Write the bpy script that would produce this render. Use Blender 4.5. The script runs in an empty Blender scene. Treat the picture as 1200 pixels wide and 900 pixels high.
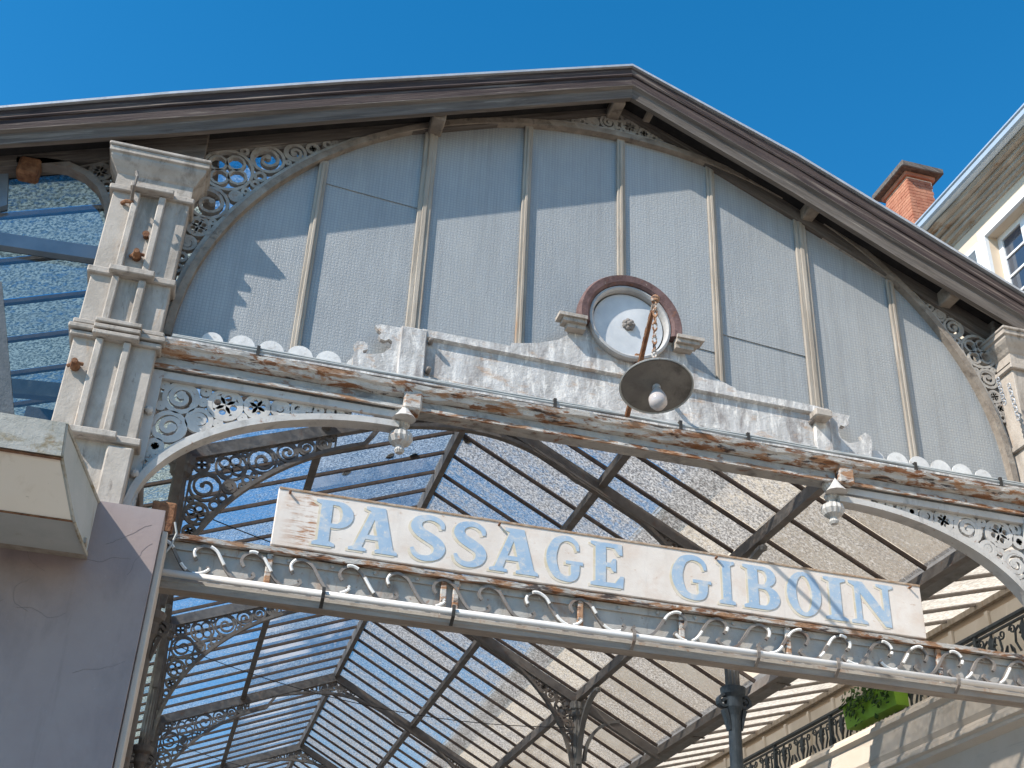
import bpy, bmesh, math, random
import numpy as np
from mathutils import Matrix, Vector
from mathutils.geometry import tessellate_polygon
random.seed(7); RNG = np.random.RandomState(7)
R = math.radians
S = bpy.context.scene
COL = S.collection

# ------------------------------------------------------------------ camera
CAMR = np.array([[0.96278991, -0.26705573, 0.0414346],
                 [0.17201958, 0.48733824, -0.85610204],
                 [0.20843429, 0.83137397, 0.51514316]])
FPX = 1428.5
CAM = np.array([-2.93, -8.0, 1.6])
cam_d = bpy.data.cameras.new('camera'); cam = bpy.data.objects.new('camera', cam_d); COL.objects.link(cam)
cam_d.sensor_width = 36; cam_d.lens = FPX / 1200 * 36; cam_d.clip_start = 0.05; cam_d.clip_end = 3000
m = Matrix.Identity(4)
for i in range(3):
    m[i][0] = CAMR[0][i]; m[i][1] = -CAMR[1][i]; m[i][2] = -CAMR[2][i]; m[i][3] = CAM[i]
cam.matrix_world = m
S.camera = cam

def ray(x, y): return CAMR.T @ np.array([(x - 600) / FPX, (y - 450) / FPX, 1.0])
def at(x, y, Y=0.0): d = ray(x, y); return CAM + d * (Y - CAM[1]) / d[1]
def atx(x, y, X): d = ray(x, y); return CAM + d * (X - CAM[0]) / d[0]
def axz(x, y, Y=0.0): p = at(x, y, Y); return (p[0], p[2])

# ------------------------------------------------------------------ light
SUN = Vector((2.1, 1.0, -2.1)).normalized()          # direction the light travels
elev = math.asin(-SUN.z); az = math.atan2(-SUN.x, -SUN.y)   # compass angle from +y towards +x
w = bpy.data.worlds.new('World'); S.world = w; w.use_nodes = True
nt = w.node_tree; nt.nodes.clear()
sky = nt.nodes.new('ShaderNodeTexSky'); sky.sky_type = 'NISHITA'; sky.sun_disc = False
sky.sun_elevation = elev; sky.sun_rotation = az
sky.altitude = 300; sky.air_density = 1.0; sky.dust_density = 0.15; sky.ozone_density = 2.0
bg = nt.nodes.new('ShaderNodeBackground'); bg.inputs['Strength'].default_value = 0.15
wo = nt.nodes.new('ShaderNodeOutputWorld')
hs = nt.nodes.new('ShaderNodeHueSaturation'); hs.inputs['Hue'].default_value = .492; hs.inputs['Saturation'].default_value = 1.40
nt.links.new(sky.outputs[0], hs.inputs['Color']); nt.links.new(hs.outputs[0], bg.inputs[0]); nt.links.new(bg.outputs[0], wo.inputs[0])
sd = bpy.data.lights.new('sun', 'SUN'); sd.energy = 4.6; sd.angle = R(0.53); sd.color = (1.0, 0.93, 0.83)
sun = bpy.data.objects.new('sun', sd); COL.objects.link(sun)
sun.rotation_euler = SUN.to_track_quat('-Z', 'Y').to_euler(); sun.location = (-20, -12, 25)
S.view_settings.view_transform = 'Standard'; S.view_settings.look = 'None'
S.view_settings.exposure = 0.6; S.view_settings.gamma = 1.0; S.view_settings.use_curve_mapping = False

# ------------------------------------------------------------------ materials
MATS = {}
def _ramp(nt, src, lo, hi):
    r = nt.nodes.new('ShaderNodeMapRange'); r.inputs['From Min'].default_value = lo; r.inputs['From Max'].default_value = hi
    r.clamp = True; nt.links.new(src, r.inputs['Value']); return r.outputs['Result']
def _noise(nt, pos, scale, detail=6, rough=.6, dist=0.0, rot=0):
    if rot:
        vr = nt.nodes.new('ShaderNodeVectorRotate'); vr.rotation_type = 'Y_AXIS'; vr.inputs['Angle'].default_value = rot; nt.links.new(pos, vr.inputs['Vector']); pos = vr.outputs[0]
    mp = nt.nodes.new('ShaderNodeMapping'); nt.links.new(pos, mp.inputs['Vector'])
    mp.inputs['Scale'].default_value = scale if hasattr(scale, '__len__') else (scale,) * 3
    n = nt.nodes.new('ShaderNodeTexNoise'); n.inputs['Scale'].default_value = 1.0
    n.inputs['Detail'].default_value = detail; n.inputs['Roughness'].default_value = rough; n.inputs['Distortion'].default_value = dist
    nt.links.new(mp.outputs[0], n.inputs['Vector']); return n.outputs['Fac']
def _mix(nt, fac, a, b):
    mx = nt.nodes.new('ShaderNodeMix'); mx.data_type = 'RGBA'
    for s, v in ((mx.inputs[0], fac), (mx.inputs[6], a), (mx.inputs[7], b)):
        if isinstance(v, bpy.types.NodeSocket): nt.links.new(v, s)
        elif hasattr(v, '__len__'): s.default_value = (*v[:3], 1)
        else: s.default_value = v
    return mx.outputs[2]
def _math(nt, op, a, b=None):
    n = nt.nodes.new('ShaderNodeMath'); n.operation = op
    for i, v in enumerate((a, b)):
        if v is None: continue
        if isinstance(v, bpy.types.NodeSocket): nt.links.new(v, n.inputs[i])
        else: n.inputs[i].default_value = v
    return n.outputs[0]
def mk(name, c1, c2, scale=8, rough=.75, layers=(), bump=.25, bscale=40, metal=0.0, spec=.3, detail=7, lo=.35, hi=.65, rot=0):
    """two-tone noise base, then stain layers (colour, scale, lo, hi, strength)"""
    mt = bpy.data.materials.new(name); mt.use_nodes = True; nt = mt.node_tree
    b = nt.nodes['Principled BSDF']; pos = nt.nodes.new('ShaderNodeNewGeometry').outputs['Position']
    col = _mix(nt, _ramp(nt, _noise(nt, pos, scale, detail, rot=rot), lo, hi), c1, c2)
    for (c, sc, l, h, st) in layers:
        f = _math(nt, 'MULTIPLY', _ramp(nt, _noise(nt, pos, sc, 8, .65, .4, rot), l, h), st)
        col = _mix(nt, f, col, c)
    nt.links.new(col, b.inputs['Base Color'])
    b.inputs['Roughness'].default_value = rough; b.inputs['Metallic'].default_value = metal
    b.inputs['Specular IOR Level'].default_value = spec
    if bump:
        bn = nt.nodes.new('ShaderNodeBump'); bn.inputs['Strength'].default_value = bump; bn.inputs['Distance'].default_value = .02
        nt.links.new(_noise(nt, pos, bscale, 8, .7, 0, rot), bn.inputs['Height']); nt.links.new(bn.outputs[0], b.inputs['Normal'])
    MATS[name] = mt; return mt
RUST = (.22, .085, .03); RUST2 = (.36, .17, .07)
mk('paint_grey', (.37, .345, .315), (.46, .435, .40), 6, .7, [(RUST2, (5, 5, 2), .57, .68, .55), ((.16, .13, .11), (9, 9, 3), .58, .72, .6), (RUST, 14, .62, .70, .7)])
mk('paint_rusty', (.46, .43, .395), (.62, .585, .54), (5, 8, 12), .75, [((.36, .33, .30), (3, 8, 9), .50, .64, .7), (RUST2, (4, 10, 15), .50, .57, .85), (RUST, (5, 12, 18), .53, .59, .92), ((.05, .036, .034), (3.5, 10, 16), .58, .63, .92)], bump=.7, bscale=(18, 30, 40))
mk('beam_face', (.31, .29, .265), (.43, .405, .375), (5, 8, 6), .7, [((.50, .46, .40), (4, 8, 9), .54, .62, .75), (RUST, (7, 9, 12), .58, .64, .8), ((.13, .12, .115), (4, 6, 5), .53, .66, .75)], bump=.4)
mk('iron_white', (.44, .42, .395), (.53, .51, .485), 5, .6, [((.22, .21, .20), (7, 7, 3), .54, .68, .6), (RUST, 14, .62, .70, .7)], bump=.2)
mk('iron_front', (.31, .28, .25), (.43, .40, .36), 10, .7, [(RUST, 9, .57, .68, .5), ((.10, .085, .075), 12, .55, .68, .5)])
mk('iron_brown', (.17, .145, .125), (.24, .21, .185), 10, .7, [(RUST, 9, .55, .68, .4)])
mk('iron_dark', (.165, .145, .13), (.235, .21, .19), 6, .65, [(RUST, 7, .56, .68, .35)])
mk('iron_grey', (.19, .18, .17), (.26, .25, .235), 6, .6, [((.09, .08, .07), (6, 6, 2), .56, .7, .5)])
mk('iron_blue', (.06, .075, .088), (.085, .10, .115), 12, .5, [((.03, .03, .03), 9, .56, .7, .5)])
mk('bar_iron', (.055, .040, .034), (.095, .07, .055), 12, .7)
for sd_, an in (('L', .38), ('R', -.44)):
    mk('wood_dark' + sd_, (.040, .027, .027), (.088, .064, .058), (1.3, 20, 26), .8, [((.27, .225, .19), (.8, 30, 34), .54, .64, .65), ((.022, .017, .017), (2.0, 20, 20), .55, .66, .75)], bump=.5, bscale=(4, 60, 80), rot=an)
    mk('wood_grey' + sd_, (.095, .08, .071), (.175, .152, .134), (1.4, 20, 22), .85, [((.40, .355, .30), (1.2, 26, 30), .58, .7, .6), ((.06, .048, .04), (2.2, 18, 20), .56, .68, .6)], bump=.5, bscale=(4, 60, 80), rot=an)
mk('wood_grey', (.20, .165, .135), (.31, .265, .22), 8, .85, [((.42, .37, .31), (6, 6, 6), .58, .7, .6), ((.07, .055, .045), 9, .56, .68, .6)], bump=.4)
mk('wood_shade_black', (.012, .011, .012), (.022, .02, .02), 8, .9)  # near-black colour paints in the deep shade under the roof edge
mk('wood_pale', (.29, .25, .205), (.41, .365, .31), (14, 14, 1.6), .85, [((.30, .15, .06), (9, 9, 1.2), .60, .70, .7), ((.17, .14, .115), (18, 18, 2.2), .58, .7, .5)], bump=.4, bscale=(60, 60, 5))
mk('beam_pale', (.25, .21, .175), (.36, .315, .27), (2, 8, 14), .8, [((.30, .17, .085), (1.4, 8, 20), .55, .66, .6), ((.17, .15, .135), (1.6, 8, 14), .56, .68, .6)], bump=.3)
mk('putty', (.42, .34, .27), (.60, .52, .44), 14, .9)
mk('stone', (.37, .325, .28), (.47, .42, .37), 5, .85, [((.19, .165, .14), (7, 7, 1.4), .50, .66, .7), ((.13, .11, .095), (15, 15, 5), .60, .68, .6), ((.40, .25, .14), (10, 10, 2.5), .62, .72, .6), ((.50, .46, .42), (6, 6, 4), .58, .7, .5)], bump=.3)
mk('zinc_white', (.40, .385, .37), (.58, .565, .55), (14, 14, 3), .7, [((.76, .73, .69), (18, 18, 5), .52, .60, .8), ((.235, .21, .20), (8, 8, 2.2), .50, .64, .8), ((.45, .29, .18), (4, 7, 9), .56, .67, .7)], bump=.5, bscale=30)
mk('zinc_scallop', (.56, .55, .54), (.70, .69, .67), 9, .65, [((.40, .37, .34), 14, .58, .68, .6)], bump=.2)
mk('zinc_grey', (.35, .34, .33), (.45, .44, .43), 7, .55, [((.50, .44, .37), 9, .58, .70, .6)], bump=.15)
mk('zinc_edge', (.38, .40, .43), (.5, .52, .55), 6, .5, metal=.3)
mk('hood_paint', (.10, .058, .055), (.17, .105, .10), 14, .75, [((.40, .34, .28), 20, .64, .70, .7), (RUST, 12, .58, .68, .5)], bump=.4)
mk('disc_zinc', (.48, .50, .52), (.62, .63, .64), 4, .55, [((.36, .33, .30), 6, .58, .7, .4)], bump=.1)
mk('sign_white', (.64, .565, .50), (.72, .655, .595), 4, .7, [((.60, .47, .38), (3, 3, 5), .50, .66, .55), ((.48, .44, .40), (9, 9, 1.5), .54, .70, .4), ((.42, .24, .13), (12, 12, 22), .63, .70, .6)], bump=.12)
def sign_rust():
    mt = MATS['sign_white']; nt = mt.node_tree; b = nt.nodes['Principled BSDF']; old = b.inputs['Base Color'].links[0].from_socket
    pos = nt.nodes.new('ShaderNodeNewGeometry').outputs['Position']; sp = nt.nodes.new('ShaderNodeSeparateXYZ'); nt.links.new(pos, sp.inputs[0])
    d = _math(nt, 'ABSOLUTE', _math(nt, 'SUBTRACT', sp.outputs['X'], -2.36)); f = _ramp(nt, d, .20, .02)
    n = _math(nt, 'ADD', _noise(nt, pos, (7, 7, 70), 8, .7, .3), _math(nt, 'MULTIPLY', _noise(nt, pos, (9, 9, 9), 5), .55))
    f = _math(nt, 'MULTIPLY', f, _ramp(nt, n, .76, .90)); nt.links.new(_mix(nt, f, old, (.34, .15, .06)), b.inputs['Base Color'])
sign_rust()
mk('sign_edge', (.45, .36, .28), (.3, .18, .1), 20, .8)
mk('letter_blue', (.28, .40, .535), (.39, .48, .57), 5, .7, [((.62, .58, .53), (10, 10, 16), .50, .66, .6), ((.66, .60, .53), 45, .60, .66, .7)], bump=.05)
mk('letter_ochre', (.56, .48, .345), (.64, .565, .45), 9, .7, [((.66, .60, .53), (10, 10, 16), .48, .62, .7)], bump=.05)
mk('rust', (.13, .055, .03), (.27, .135, .07), 18, .9, bump=.6, bscale=60)
mk('mauve_crack', (.19, .155, .15), (.23, .19, .185), 6, .9)
mk('mauve', (.305, .24, .232), (.35, .285, .27), 1.6, .9, [((.22, .185, .185), (3, 3, 1.2), .50, .70, .6), ((.35, .31, .30), 2.2, .54, .70, .5), ((.19, .16, .155), (9, 9, .8), .58, .72, .45), ((.40, .37, .35), 30, .66, .72, .4)], bump=.12, bscale=25)
mk('mauve_side', (.50, .44, .385), (.56, .50, .44), 3, .85)
mk('plastic_cream', (.84, .72, .59), (.87, .76, .64), 1.4, .45, [((.62, .50, .37), (7, 7, 1.0), .56, .72, .45), ((.45, .36, .26), 26, .66, .73, .5)], bump=.02)
mk('casing_metal', (.35, .34, .30), (.45, .43, .39), 6, .65, [((.22, .16, .075), (6, 6, 9), .52, .64, .8), ((.17, .15, .12), 9, .57, .68, .6), (RUST, 16, .63, .70, .7)], bump=.3)
mk('casing_side', (.40, .42, .40), (.46, .47, .45), 4, .6, [((.24, .2, .14), (8, 8, 2), .6, .7, .5)])
mk('steel_blue', (.15, .19, .235), (.20, .24, .285), 4, .35, metal=.2, bump=.05)
mk('pipe_white', (.66, .63, .60), (.72, .70, .67), 5, .35, bump=.05, spec=.5)
mk('tube_white', (.72, .70, .66), (.8, .78, .75), 9, .5, bump=.05)
mk('cable_black', (.03, .028, .026), (.05, .045, .04), 9, .6, bump=.05)
mk('cable_grey', (.30, .32, .32), (.4, .41, .4), 9, .5, bump=.05)
mk('shade_top', (.34, .34, .33), (.42, .42, .40), 8, .5, [(RUST, 14, .6, .7, .5)])
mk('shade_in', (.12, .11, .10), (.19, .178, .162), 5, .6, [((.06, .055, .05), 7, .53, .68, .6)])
mk('bulb_glass', (.42, .385, .375), (.50, .46, .45), 6, .15, bump=0, spec=.6)
mk('cream_wall', (.64, .52, .39), (.69, .575, .445), 1.2, .9, [((.62, .52, .42), (2, 2, 1), .56, .72, .5)], bump=.08)
mk('cornice_stone', (.33, .285, .235), (.46, .41, .35), (6, 2, 6), .9, [((.24, .14, .075), (5, 3, 6), .56, .68, .75), ((.55, .50, .44), (8, 4, 8), .58, .7, .5)], bump=.5)
mk('gutter_zinc', (.42, .50, .58), (.50, .58, .65), 3, .4, metal=.3, bump=.05)
mk('window_white', (.74, .76, .78), (.78, .80, .82), 6, .5, bump=.03)
mk('shutter_paint', (.56, .62, .68), (.62, .67, .72), 6, .6, bump=.05)
mk('fascia_paint', (.74, .63, .52), (.79, .69, .59), 2.5, .7, [((.4, .34, .27), (3, 1, 9), .57, .7, .4)], bump=.05)
mk('panel_white', (.66, .61, .53), (.72, .67, .60), 3, .8, bump=.05)
mk('planter_green', (.30, .56, .05), (.34, .62, .07), 5, .45, bump=.05)
mk('leaf', (.035, .085, .015), (.06, .13, .025), 20, .6, bump=0)
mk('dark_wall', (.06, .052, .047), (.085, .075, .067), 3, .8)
mk('pavement', (.33, .305, .28), (.39, .365, .335), 2, .9)
mk('stone_paving', (.13, .118, .105), (.17, .155, .14), 6, .9)
mk('roof_tile', (.22, .10, .06), (.32, .16, .10), 8, .9)

def brick_mat():
    mt = bpy.data.materials.new('brick_courses'); mt.use_nodes = True; nt = mt.node_tree; b = nt.nodes['Principled BSDF']
    tc = nt.nodes.new('ShaderNodeTexCoord').outputs['Generated']
    pos = nt.nodes.new('ShaderNodeNewGeometry').outputs['Position']
    mt.node_tree.links.new(_mix(nt, _ramp(nt, _noise(nt, pos, 5, 8), .35, .65), (.36, .13, .075), (.50, .235, .145)), b.inputs['Base Color'])
    b.inputs['Roughness'].default_value = .9; MATS['brick'] = mt
brick_mat()

def lunette_mat():
    mt = bpy.data.materials.new('wired_glass'); mt.use_nodes = True; nt = mt.node_tree; b = nt.nodes['Principled BSDF']
    pos = nt.nodes.new('ShaderNodeNewGeometry').outputs['Position']
    sp = nt.nodes.new('ShaderNodeSeparateXYZ'); nt.links.new(pos, sp.inputs[0])
    def line(s, cell, wd):
        return _math(nt, 'LESS_THAN', _math(nt, 'FRACT', _math(nt, 'DIVIDE', s, cell)), wd)
    grid = _math(nt, 'MAXIMUM', line(sp.outputs['X'], .027, .24), line(sp.outputs['Z'], .027, .24))
    base = _mix(nt, _ramp(nt, _noise(nt, pos, (1.5, 1, 1.1), 6), .35, .65), (.275, .28, .28), (.35, .352, .345))
    rnd = nt.nodes.new('ShaderNodeObjectInfo').outputs['Random']
    base = _mix(nt, _math(nt, 'MULTIPLY', rnd, .55), base, (.40, .41, .41))
    base = _mix(nt, _math(nt, 'MULTIPLY', _ramp(nt, _noise(nt, pos, (16, 16, .55), 5), .48, .70), .30), base, (.21, .205, .195))
    base = _mix(nt, _math(nt, 'MULTIPLY', _ramp(nt, _noise(nt, pos, (2.5, 2, 2.0), 7, .7), .52, .72), .45), base, (.40, .385, .35))
    base = _mix(nt, _math(nt, 'MULTIPLY', _ramp(nt, _noise(nt, pos, (30, 30, 3), 4), .45, .75), .35), base, (.43, .445, .45))
    base = _mix(nt, _math(nt, 'MULTIPLY', grid, .42), base, (.19, .21, .225))
    nt.links.new(base, b.inputs['Base Color']); b.inputs['Roughness'].default_value = .32; b.inputs['Specular IOR Level'].default_value = .55
    h = _math(nt, 'ADD', _math(nt, 'MULTIPLY', grid, -.35), _noise(nt, pos, 75, 2, .5))
    bn = nt.nodes.new('ShaderNodeBump'); bn.inputs['Strength'].default_value = .36; bn.inputs['Distance'].default_value = .012
    nt.links.new(h, bn.inputs['Height']); nt.links.new(bn.outputs[0], b.inputs['Normal'])
    MATS['wired_glass'] = mt
lunette_mat()

def roof_glass(name, tint, dirt_a, dirt_b, cover, sc=42, f0=.10, f1=.72):
    """clear tinted glass with lichen and grime that the sun shines through"""
    mt = bpy.data.materials.new(name); mt.use_nodes = True; nt = mt.node_tree; nt.nodes.clear()
    out = nt.nodes.new('ShaderNodeOutputMaterial'); pos = nt.nodes.new('ShaderNodeNewGeometry').outputs['Position']
    tr = nt.nodes.new('ShaderNodeBsdfTransparent'); tr.inputs['Color'].default_value = (*tint, 1)
    gl = nt.nodes.new('ShaderNodeBsdfGlossy'); gl.inputs['Roughness'].default_value = .08
    fr = nt.nodes.new('ShaderNodeFresnel'); fr.inputs['IOR'].default_value = 1.45
    m0 = nt.nodes.new('ShaderNodeMixShader'); nt.links.new(_math(nt, 'MULTIPLY', fr.outputs[0], .6), m0.inputs[0])
    nt.links.new(tr.outputs[0], m0.inputs[1]); nt.links.new(gl.outputs[0], m0.inputs[2])
    rnd = nt.nodes.new('ShaderNodeObjectInfo').outputs['Random']
    speck = _noise(nt, pos, (sc * .62, sc, sc * .62), 4, .7, .8)
    big = _ramp(nt, _noise(nt, pos, (.7, .45, .7), 5, .6, .6), .30, .70)
    mid = _ramp(nt, _noise(nt, pos, (2.2, 3.2, 2.2), 4, .6, .5), .35, .70)
    # threshold of the specks follows the large patches, and each pane has its own share of dirt
    thr = _math(nt, 'ADD', speck, _math(nt, 'ADD', _math(nt, 'MULTIPLY', big, .12), _math(nt, 'ADD', _math(nt, 'MULTIPLY', rnd, .17), _math(nt, 'MULTIPLY', mid, .10))))
    mask = _ramp(nt, thr, .66 - cover, .80 - cover)
    film = _math(nt, 'ADD', _math(nt, 'MULTIPLY', mask, f1), _math(nt, 'ADD', f0, _math(nt, 'ADD', _math(nt, 'MULTIPLY', big, .08), _math(nt, 'MULTIPLY', rnd, .14))))
    dcol = _mix(nt, _ramp(nt, _noise(nt, pos, sc * 1.7, 2, .6), .38, .62), dirt_a, dirt_b)
    dcol = _mix(nt, _math(nt, 'MULTIPLY', _ramp(nt, _noise(nt, pos, (1.2, 11, 1.2), 5, .6, .4), .46, .68), .55), dcol, [c * .5 for c in dirt_b])
    df = nt.nodes.new('ShaderNodeBsdfDiffuse'); tl = nt.nodes.new('ShaderNodeBsdfTranslucent')
    nt.links.new(dcol, df.inputs[0]); nt.links.new(dcol, tl.inputs[0])
    m1 = nt.nodes.new('ShaderNodeMixShader'); m1.inputs[0].default_value = .80
    nt.links.new(df.outputs[0], m1.inputs[1]); nt.links.new(tl.outputs[0], m1.inputs[2])
    m2 = nt.nodes.new('ShaderNodeMixShader'); nt.links.new(film, m2.inputs[0])
    nt.links.new(m0.outputs[0], m2.inputs[1]); nt.links.new(m1.outputs[0], m2.inputs[2])
    nt.links.new(m2.outputs[0], out.inputs[0]); MATS[name] = mt
roof_glass('glass_left', (.76, .84, .92), (.045, .07, .10), (.34, .41, .48), .04, 23, .19, .44)
roof_glass('glass_right', (.80, .80, .79), (.22, .205, .19), (.86, .82, .75), .06, 20, .38, .42)
roof_glass('glass_eave', (.88, .87, .85), (.25, .23, .21), (.86, .82, .76), .0, 18, .10, .40)
roof_glass('glass_leanto', (.80, .78, .74), (.45, .41, .36), (.72, .67, .58), .20, 12)
roof_glass('glass_aisle', (.48, .56, .56), (.07, .08, .06), (.38, .40, .33), .14, 24, .25, .5)

def pane_mat():
    mt = bpy.data.materials.new('window_glass'); mt.use_nodes = True; b = mt.node_tree.nodes['Principled BSDF']
    b.inputs['Base Color'].default_value = (.035, .05, .075, 1); b.inputs['Roughness'].default_value = .04; b.inputs['Specular IOR Level'].default_value = .9
    MATS['window_glass'] = mt
pane_mat()
def clear_glass():
    mt = bpy.data.materials.new('clear_glass'); mt.use_nodes = True; nt = mt.node_tree; nt.nodes.clear()
    out = nt.nodes.new('ShaderNodeOutputMaterial'); tr = nt.nodes.new('ShaderNodeBsdfTransparent'); tr.inputs[0].default_value = (.72, .80, .86, 1)
    gl = nt.nodes.new('ShaderNodeBsdfGlossy'); gl.inputs['Roughness'].default_value = .02
    fr = nt.nodes.new('ShaderNodeFresnel'); fr.inputs['IOR'].default_value = 1.6
    mx = nt.nodes.new('ShaderNodeMixShader'); nt.links.new(fr.outputs[0], mx.inputs[0]); nt.links.new(tr.outputs[0], mx.inputs[1]); nt.links.new(gl.outputs[0], mx.inputs[2])
    nt.links.new(mx.outputs[0], out.inputs[0]); MATS['clear_glass'] = mt
clear_glass()

# ------------------------------------------------------------------ mesh helpers
class MB:
    def __init__(s): s.v = []; s.f = []
    def add(s, vs, fs):
        o = len(s.v); s.v += [tuple(map(float, p)) for p in vs]; s.f += [tuple(i + o for i in f) for f in fs]; return s
    def box(s, x0, x1, y0, y1, z0, z1):
        x0, x1 = sorted((x0, x1)); y0, y1 = sorted((y0, y1)); z0, z1 = sorted((z0, z1))
        return s.add([(x, y, z) for x in (x0, x1) for y in (y0, y1) for z in (z0, z1)],
                     [(0, 1, 3, 2), (4, 6, 7, 5), (0, 4, 5, 1), (2, 3, 7, 6), (0, 2, 6, 4), (1, 5, 7, 3)])
    def bbox(s, x0, x1, y0, y1, z0, z1, b=.01):
        """box with chamfered edges"""
        bm = bmesh.new(); bmesh.ops.create_cube(bm, size=1)
        for v in bm.verts:
            v.co.x = x0 + (v.co.x + .5) * (x1 - x0); v.co.y = y0 + (v.co.y + .5) * (y1 - y0); v.co.z = z0 + (v.co.z + .5) * (z1 - z0)
        bmesh.ops.bevel(bm, geom=bm.edges[:], offset=b, segments=1, affect='EDGES')
        bm.verts.index_update(); s.add([v.co for v in bm.verts], [[v.index for v in f.verts] for f in bm.faces]); bm.free(); return s
    def beam(s, a, b, wx, wz, up=(0, 0, 1)):
        """box beam from a to b, width across and height along up"""
        a = Vector(a); b = Vector(b); d = (b - a).normalized(); u = Vector(up); sd = d.cross(u).normalized(); u = sd.cross(d)
        vs = [p + sd * (i * wx / 2) + u * (j * wz / 2) for p in (a, b) for i in (-1, 1) for j in (-1, 1)]
        return s.add(vs, [(0, 1, 3, 2), (4, 6, 7, 5), (0, 4, 5, 1), (2, 3, 7, 6), (0, 2, 6, 4), (1, 5, 7, 3)])
    def plate(s, outer, holes, y0, y1, mp=None):
        """flat plate in the xz plane with holes"""
        mp = mp or (lambda u, v, t: (u, t, v))
        loops = [outer] + list(holes)
        tris = tessellate_polygon([[Vector((p[0], p[1], 0)) for p in L] for L in loops])
        flat = [p for L in loops for p in L]; n = len(flat)
        vs = [mp(p[0], p[1], y0) for p in flat] + [mp(p[0], p[1], y1) for p in flat]
        fs = [tuple(t) for t in tris] + [tuple(i + n for i in reversed(t)) for t in tris]
        o = 0
        for L in loops:
            k = len(L)
            for i in range(k): j = (i + 1) % k; fs.append((o + i, o + j, o + j + n, o + i + n))
            o += k
        return s.add(vs, fs)
    def ribbon(s, pts, wd, y0, y1, closed=False, mp=None):
        """flat bar bent along a 2D line (x,z), wd may be a list"""
        mp = mp or (lambda u, v, t: (u, t, v))
        P = np.array(pts, float); n = len(P)
        W = np.full(n, wd) if np.isscalar(wd) else np.array(wd, float)
        if closed: T = np.roll(P, -1, 0) - np.roll(P, 1, 0)
        else: T = np.gradient(P, axis=0)
        T /= np.linalg.norm(T, axis=1)[:, None] + 1e-9
        N = np.stack([-T[:, 1], T[:, 0]], 1); A = P + N * W[:, None] / 2; B = P - N * W[:, None] / 2
        vs = []
        for i in range(n): vs += [mp(*A[i], y0), mp(*B[i], y0), mp(*B[i], y1), mp(*A[i], y1)]
        fs = []
        for i in range(n if closed else n - 1):
            a = 4 * i; b = 4 * ((i + 1) % n)
            for k in range(4): fs.append((a + k, a + (k + 1) % 4, b + (k + 1) % 4, b + k))
        if not closed: fs += [(3, 2, 1, 0), tuple(4 * (n - 1) + k for k in range(4))]
        return s.add(vs, fs)
    def tube(s, pts, r, n=8):
        P = [Vector(p) for p in pts]; vs = []; k = len(P)
        rr = [r] * k if np.isscalar(r) else list(r)
        up = Vector((0, 0, 1)) if abs((P[-1] - P[0]).normalized().z) < .9 else Vector((1, 0, 0))
        for i in range(k):
            d = (P[min(i + 1, k - 1)] - P[max(i - 1, 0)]).normalized(); a = d.cross(up)
            if a.length < 1e-4: a = d.cross(Vector((0, 1, 0)))
            a.normalize(); b = a.cross(d)
            for j in range(n): t = 2 * math.pi * j / n; vs.append(P[i] + (a * math.cos(t) + b * math.sin(t)) * rr[i])
        fs = [(i * n + j, i * n + (j + 1) % n, (i + 1) * n + (j + 1) % n, (i + 1) * n + j) for i in range(k - 1) for j in range(n)]
        fs += [tuple(range(n))[::-1], tuple((k - 1) * n + j for j in range(n))]
        return s.add(vs, fs)
    def lathe(s, prof, c, n=20, axis='z', flute=0):
        vs = []; k = len(prof)
        for (r, h) in prof:
            for j in range(n):
                t = 2 * math.pi * j / n; q = r * (1 - (flute if j % 2 else 0))
                if axis == 'z': vs.append((c[0] + q * math.cos(t), c[1] + q * math.sin(t), c[2] + h))
                else: vs.append((c[0] + q * math.cos(t), c[1] + h, c[2] + q * math.sin(t)))
        fs = [(i * n + j, i * n + (j + 1) % n, (i + 1) * n + (j + 1) % n, (i + 1) * n + j) for i in range(k - 1) for j in range(n)]
        if prof[0][0] > 1e-4: fs.append(tuple(range(n))[::-1])
        if prof[-1][0] > 1e-4: fs.append(tuple((k - 1) * n + j for j in range(n)))
        return s.add(vs, fs)
    def loft(s, secs, cap=True):
        """secs: list of equal-length closed sections"""
        n = len(secs[0]); vs = [p for q in secs for p in q]
        fs = [(i * n + j, i * n + (j + 1) % n, (i + 1) * n + (j + 1) % n, (i + 1) * n + j) for i in range(len(secs) - 1) for j in range(n)]
        if cap: fs += [tuple(range(n))[::-1], tuple((len(secs) - 1) * n + j for j in range(n))]
        return s.add(vs, fs)
    def xf(s, M):
        s.v = [tuple(M @ Vector(p)) for p in s.v]; return s
    def mesh(s, name, mat, smooth=False):
        me = bpy.data.meshes.new(name); me.from_pydata(s.v, [], s.f)
        bm = bmesh.new(); bm.from_mesh(me); bmesh.ops.recalc_face_normals(bm, faces=bm.faces[:]); bm.to_mesh(me); bm.free()
        me.materials.append(MATS[mat])
        if smooth: me.polygons.foreach_set('use_smooth', [True] * len(me.polygons))
        return me
    def build(s, name, mat, parent=None, smooth=False, off=None):
        return link(name, s.mesh(name, mat, smooth), parent, off)
def root_off(o):
    v = Vector((0, 0, 0))
    while o is not None: v += o.location; o = o.parent
    return v
def link(name, me, parent=None, off=None):
    """meshes are written in world coordinates; the child's offset undoes its parent's place"""
    o = bpy.data.objects.new(name, me); COL.objects.link(o); o.parent = parent
    if parent is not None: o.location = -root_off(parent)
    if off is not None: o.location += Vector(off)
    return o
def tag(o, label, cat, group=None, kind=None):
    if label: o['label'] = label
    if cat: o['category'] = cat
    if group: o['group'] = group
    if kind: o['kind'] = kind
    return o
def thing(name, label, cat, loc, group=None):
    e = bpy.data.objects.new(name, None); COL.objects.link(e); e.location = loc; e.empty_display_size = .2
    return tag(e, label, cat, group)
def struct(name, mb, mat): return tag(mb.build(name, mat), None, None, None, 'structure')
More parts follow.
